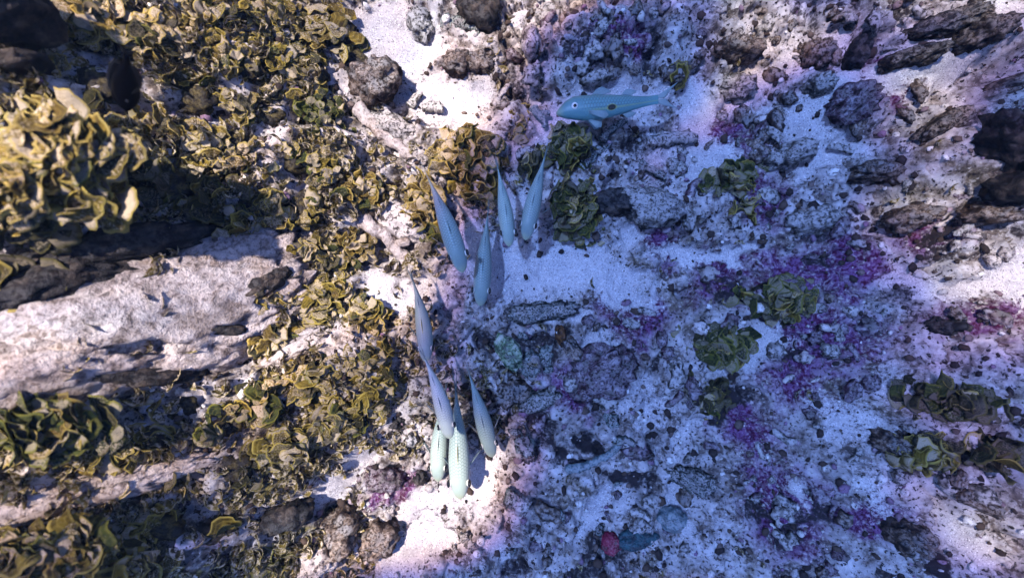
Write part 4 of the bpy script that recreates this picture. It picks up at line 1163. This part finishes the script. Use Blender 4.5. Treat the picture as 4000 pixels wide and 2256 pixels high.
    for sd in (-1, 1):
        ca, sa = math.cos(R(pect)), math.sin(R(pect))
        def off(d, e): return (-.31 - d * ca + 0 * e, sd * (w * .96 + d * sa * .8), -.035 - d * .25 + e)
        link('pectoral_fin', fin_mesh('pectoral_fin', (-.305, sd * w * .95, -.02), (-.315, sd * w * .93, -.05), [off(.16, .03), off(.19, -.005), off(.15, -.05)], L, spine, .003), F_, root)
        if goat:
            link('pelvic_fin', fin_mesh('pelvic_fin', (-.30, sd * .02, -.094), (-.33, sd * .028, -.094), [(-.38, sd * .06, -.19), (-.43, sd * .075, -.19), (-.44, sd * .06, -.14)], L, spine, .003), F_, root)
        # eye
        es = .178 if goat else .16; ez = (.034 if pupil < .7 else .048) if goat else .03
        ew = np.interp(es, S_, prof['wid'])
        er = (.032 if pupil < .7 else .039) if goat else .035
        Ve, Fe = ICO[3]
        eye = link('eye', np_mesh('eye', Ve * np.array((er, er * .55, er)) * L * (1 if pupil < .7 else .8), Fe), FM['eyewhite'] if goat else FM['pupil'], root, loc=Vector((-es, sd * (ew * .95), ez)) * L)
        Vp, Fp = ICO[2]
        link('pupil', np_mesh('pupil', Vp * np.array((er * pupil, er * .45, er * pupil)) * L, Fp), FM['pupil'], eye, loc=(0, sd * er * .30 * L, er * (.42 if pupil > .7 else 0) * L))
        if goat:
            link('barbel', fin_mesh('barbel', (-.045, sd * .012, -.045), (-.050, sd * .014, -.045), [(-.13, sd * .02, -.088), (-.135, sd * .022, -.088)], L, spine, .004, nb=3), F_, root)
    return root


GF = 'pale goatfish swimming over the sand'
fish('goatfish', 'largest blue-silver goatfish, leftmost of the four upper ones, seen from above', (1809, 1064), (1640, 628), .16, bend=-.10, roll=-6, group=GF, fin='finpale')
fish('goatfish', 'blue-grey goatfish low over the central sand, lowest of the upper four', (1876, 1196), (1912, 775), .075, bend=.02, group=GF, dorsal=.012)
fish('goatfish', 'pale goatfish in the middle of the upper four, seen from above', (1990, 963), (1932, 600), .13, bend=-.07, roll=-4, group=GF, skin='goatpale')
fish('goatfish', 'slim silver goatfish, rightmost of the upper four, beside dark green algae', (2052, 938), (2147, 548), .14, bend=.05, roll=6, group=GF)
fish('goatfish', 'curved goatfish with a yellow mark on its back, beside the left algae slope', (1664, 1415), (1588, 1030), .12, bend=-.22, group=GF, dfin='finyellow', dorsal=.014)
fish('goatfish', 'goatfish with white sunlit head, uppermost of the lower cluster', (1757, 1715), (1628, 1335), .19, bend=-.18, group=GF, skin='goatsunlit', fin='finpale')
fish('goatfish', 'greenish goatfish partly hidden under another, leftmost of the lower cluster', (1711, 1882), (1750, 1470), .07, bend=.10, group=GF, skin='goatpale', dorsal=.012)
fish('goatfish', 'pale goatfish reaching lowest in the photo, its snout in a light streak', (1797, 1952), (1776, 1445), .10, bend=-.03, group=GF, skin='goatpale', dfin='finyellow', dorsal=.014)
fish('goatfish', 'slim goatfish angled away to the right of the lower cluster', (1924, 1787), (1814, 1400), .10, bend=-.05, group=GF, fin='finpale')
fish('goatfish', 'goatfish lying side-on with round eye and dark side spot, at upper right', (2171, 438), (2645, 382), .13, bend=.06, roll=80, group=GF, dorsal=.045, pect=14, skin='goatteal', vbend=.07, prof=GOAT_DEEP, pupil=.58)
fish('damselfish', 'small black damselfish hanging head down over the upper left algae', (490, 435), (498, 172), .46, bend=.03, roll=16, skin='damsel', prof=DAMS, fin='findark', goat=False)

# ------------------------------------------------------------------ the water itself
bm = bmesh.new(); bmesh.ops.create_cube(bm, size=1)
hme = bpy.data.meshes.new('haze'); bm.to_mesh(hme); bm.free()
hm = mat_new('haze'); ht = NT(hm)
hv = ht.new('ShaderNodeVolumePrincipled')
hv.inputs['Color'].default_value = (.50, .70, .95, 1); hv.inputs['Density'].default_value = .016
hv.inputs['Anisotropy'].default_value = .3
ht.l.new(hv.outputs[0], ht.new('ShaderNodeOutputMaterial').inputs['Volume'])
haze = link('haze', hme, hm, loc=(0, 0, .1), scale=(32, 32, 2.7)); haze['kind'] = 'stuff'
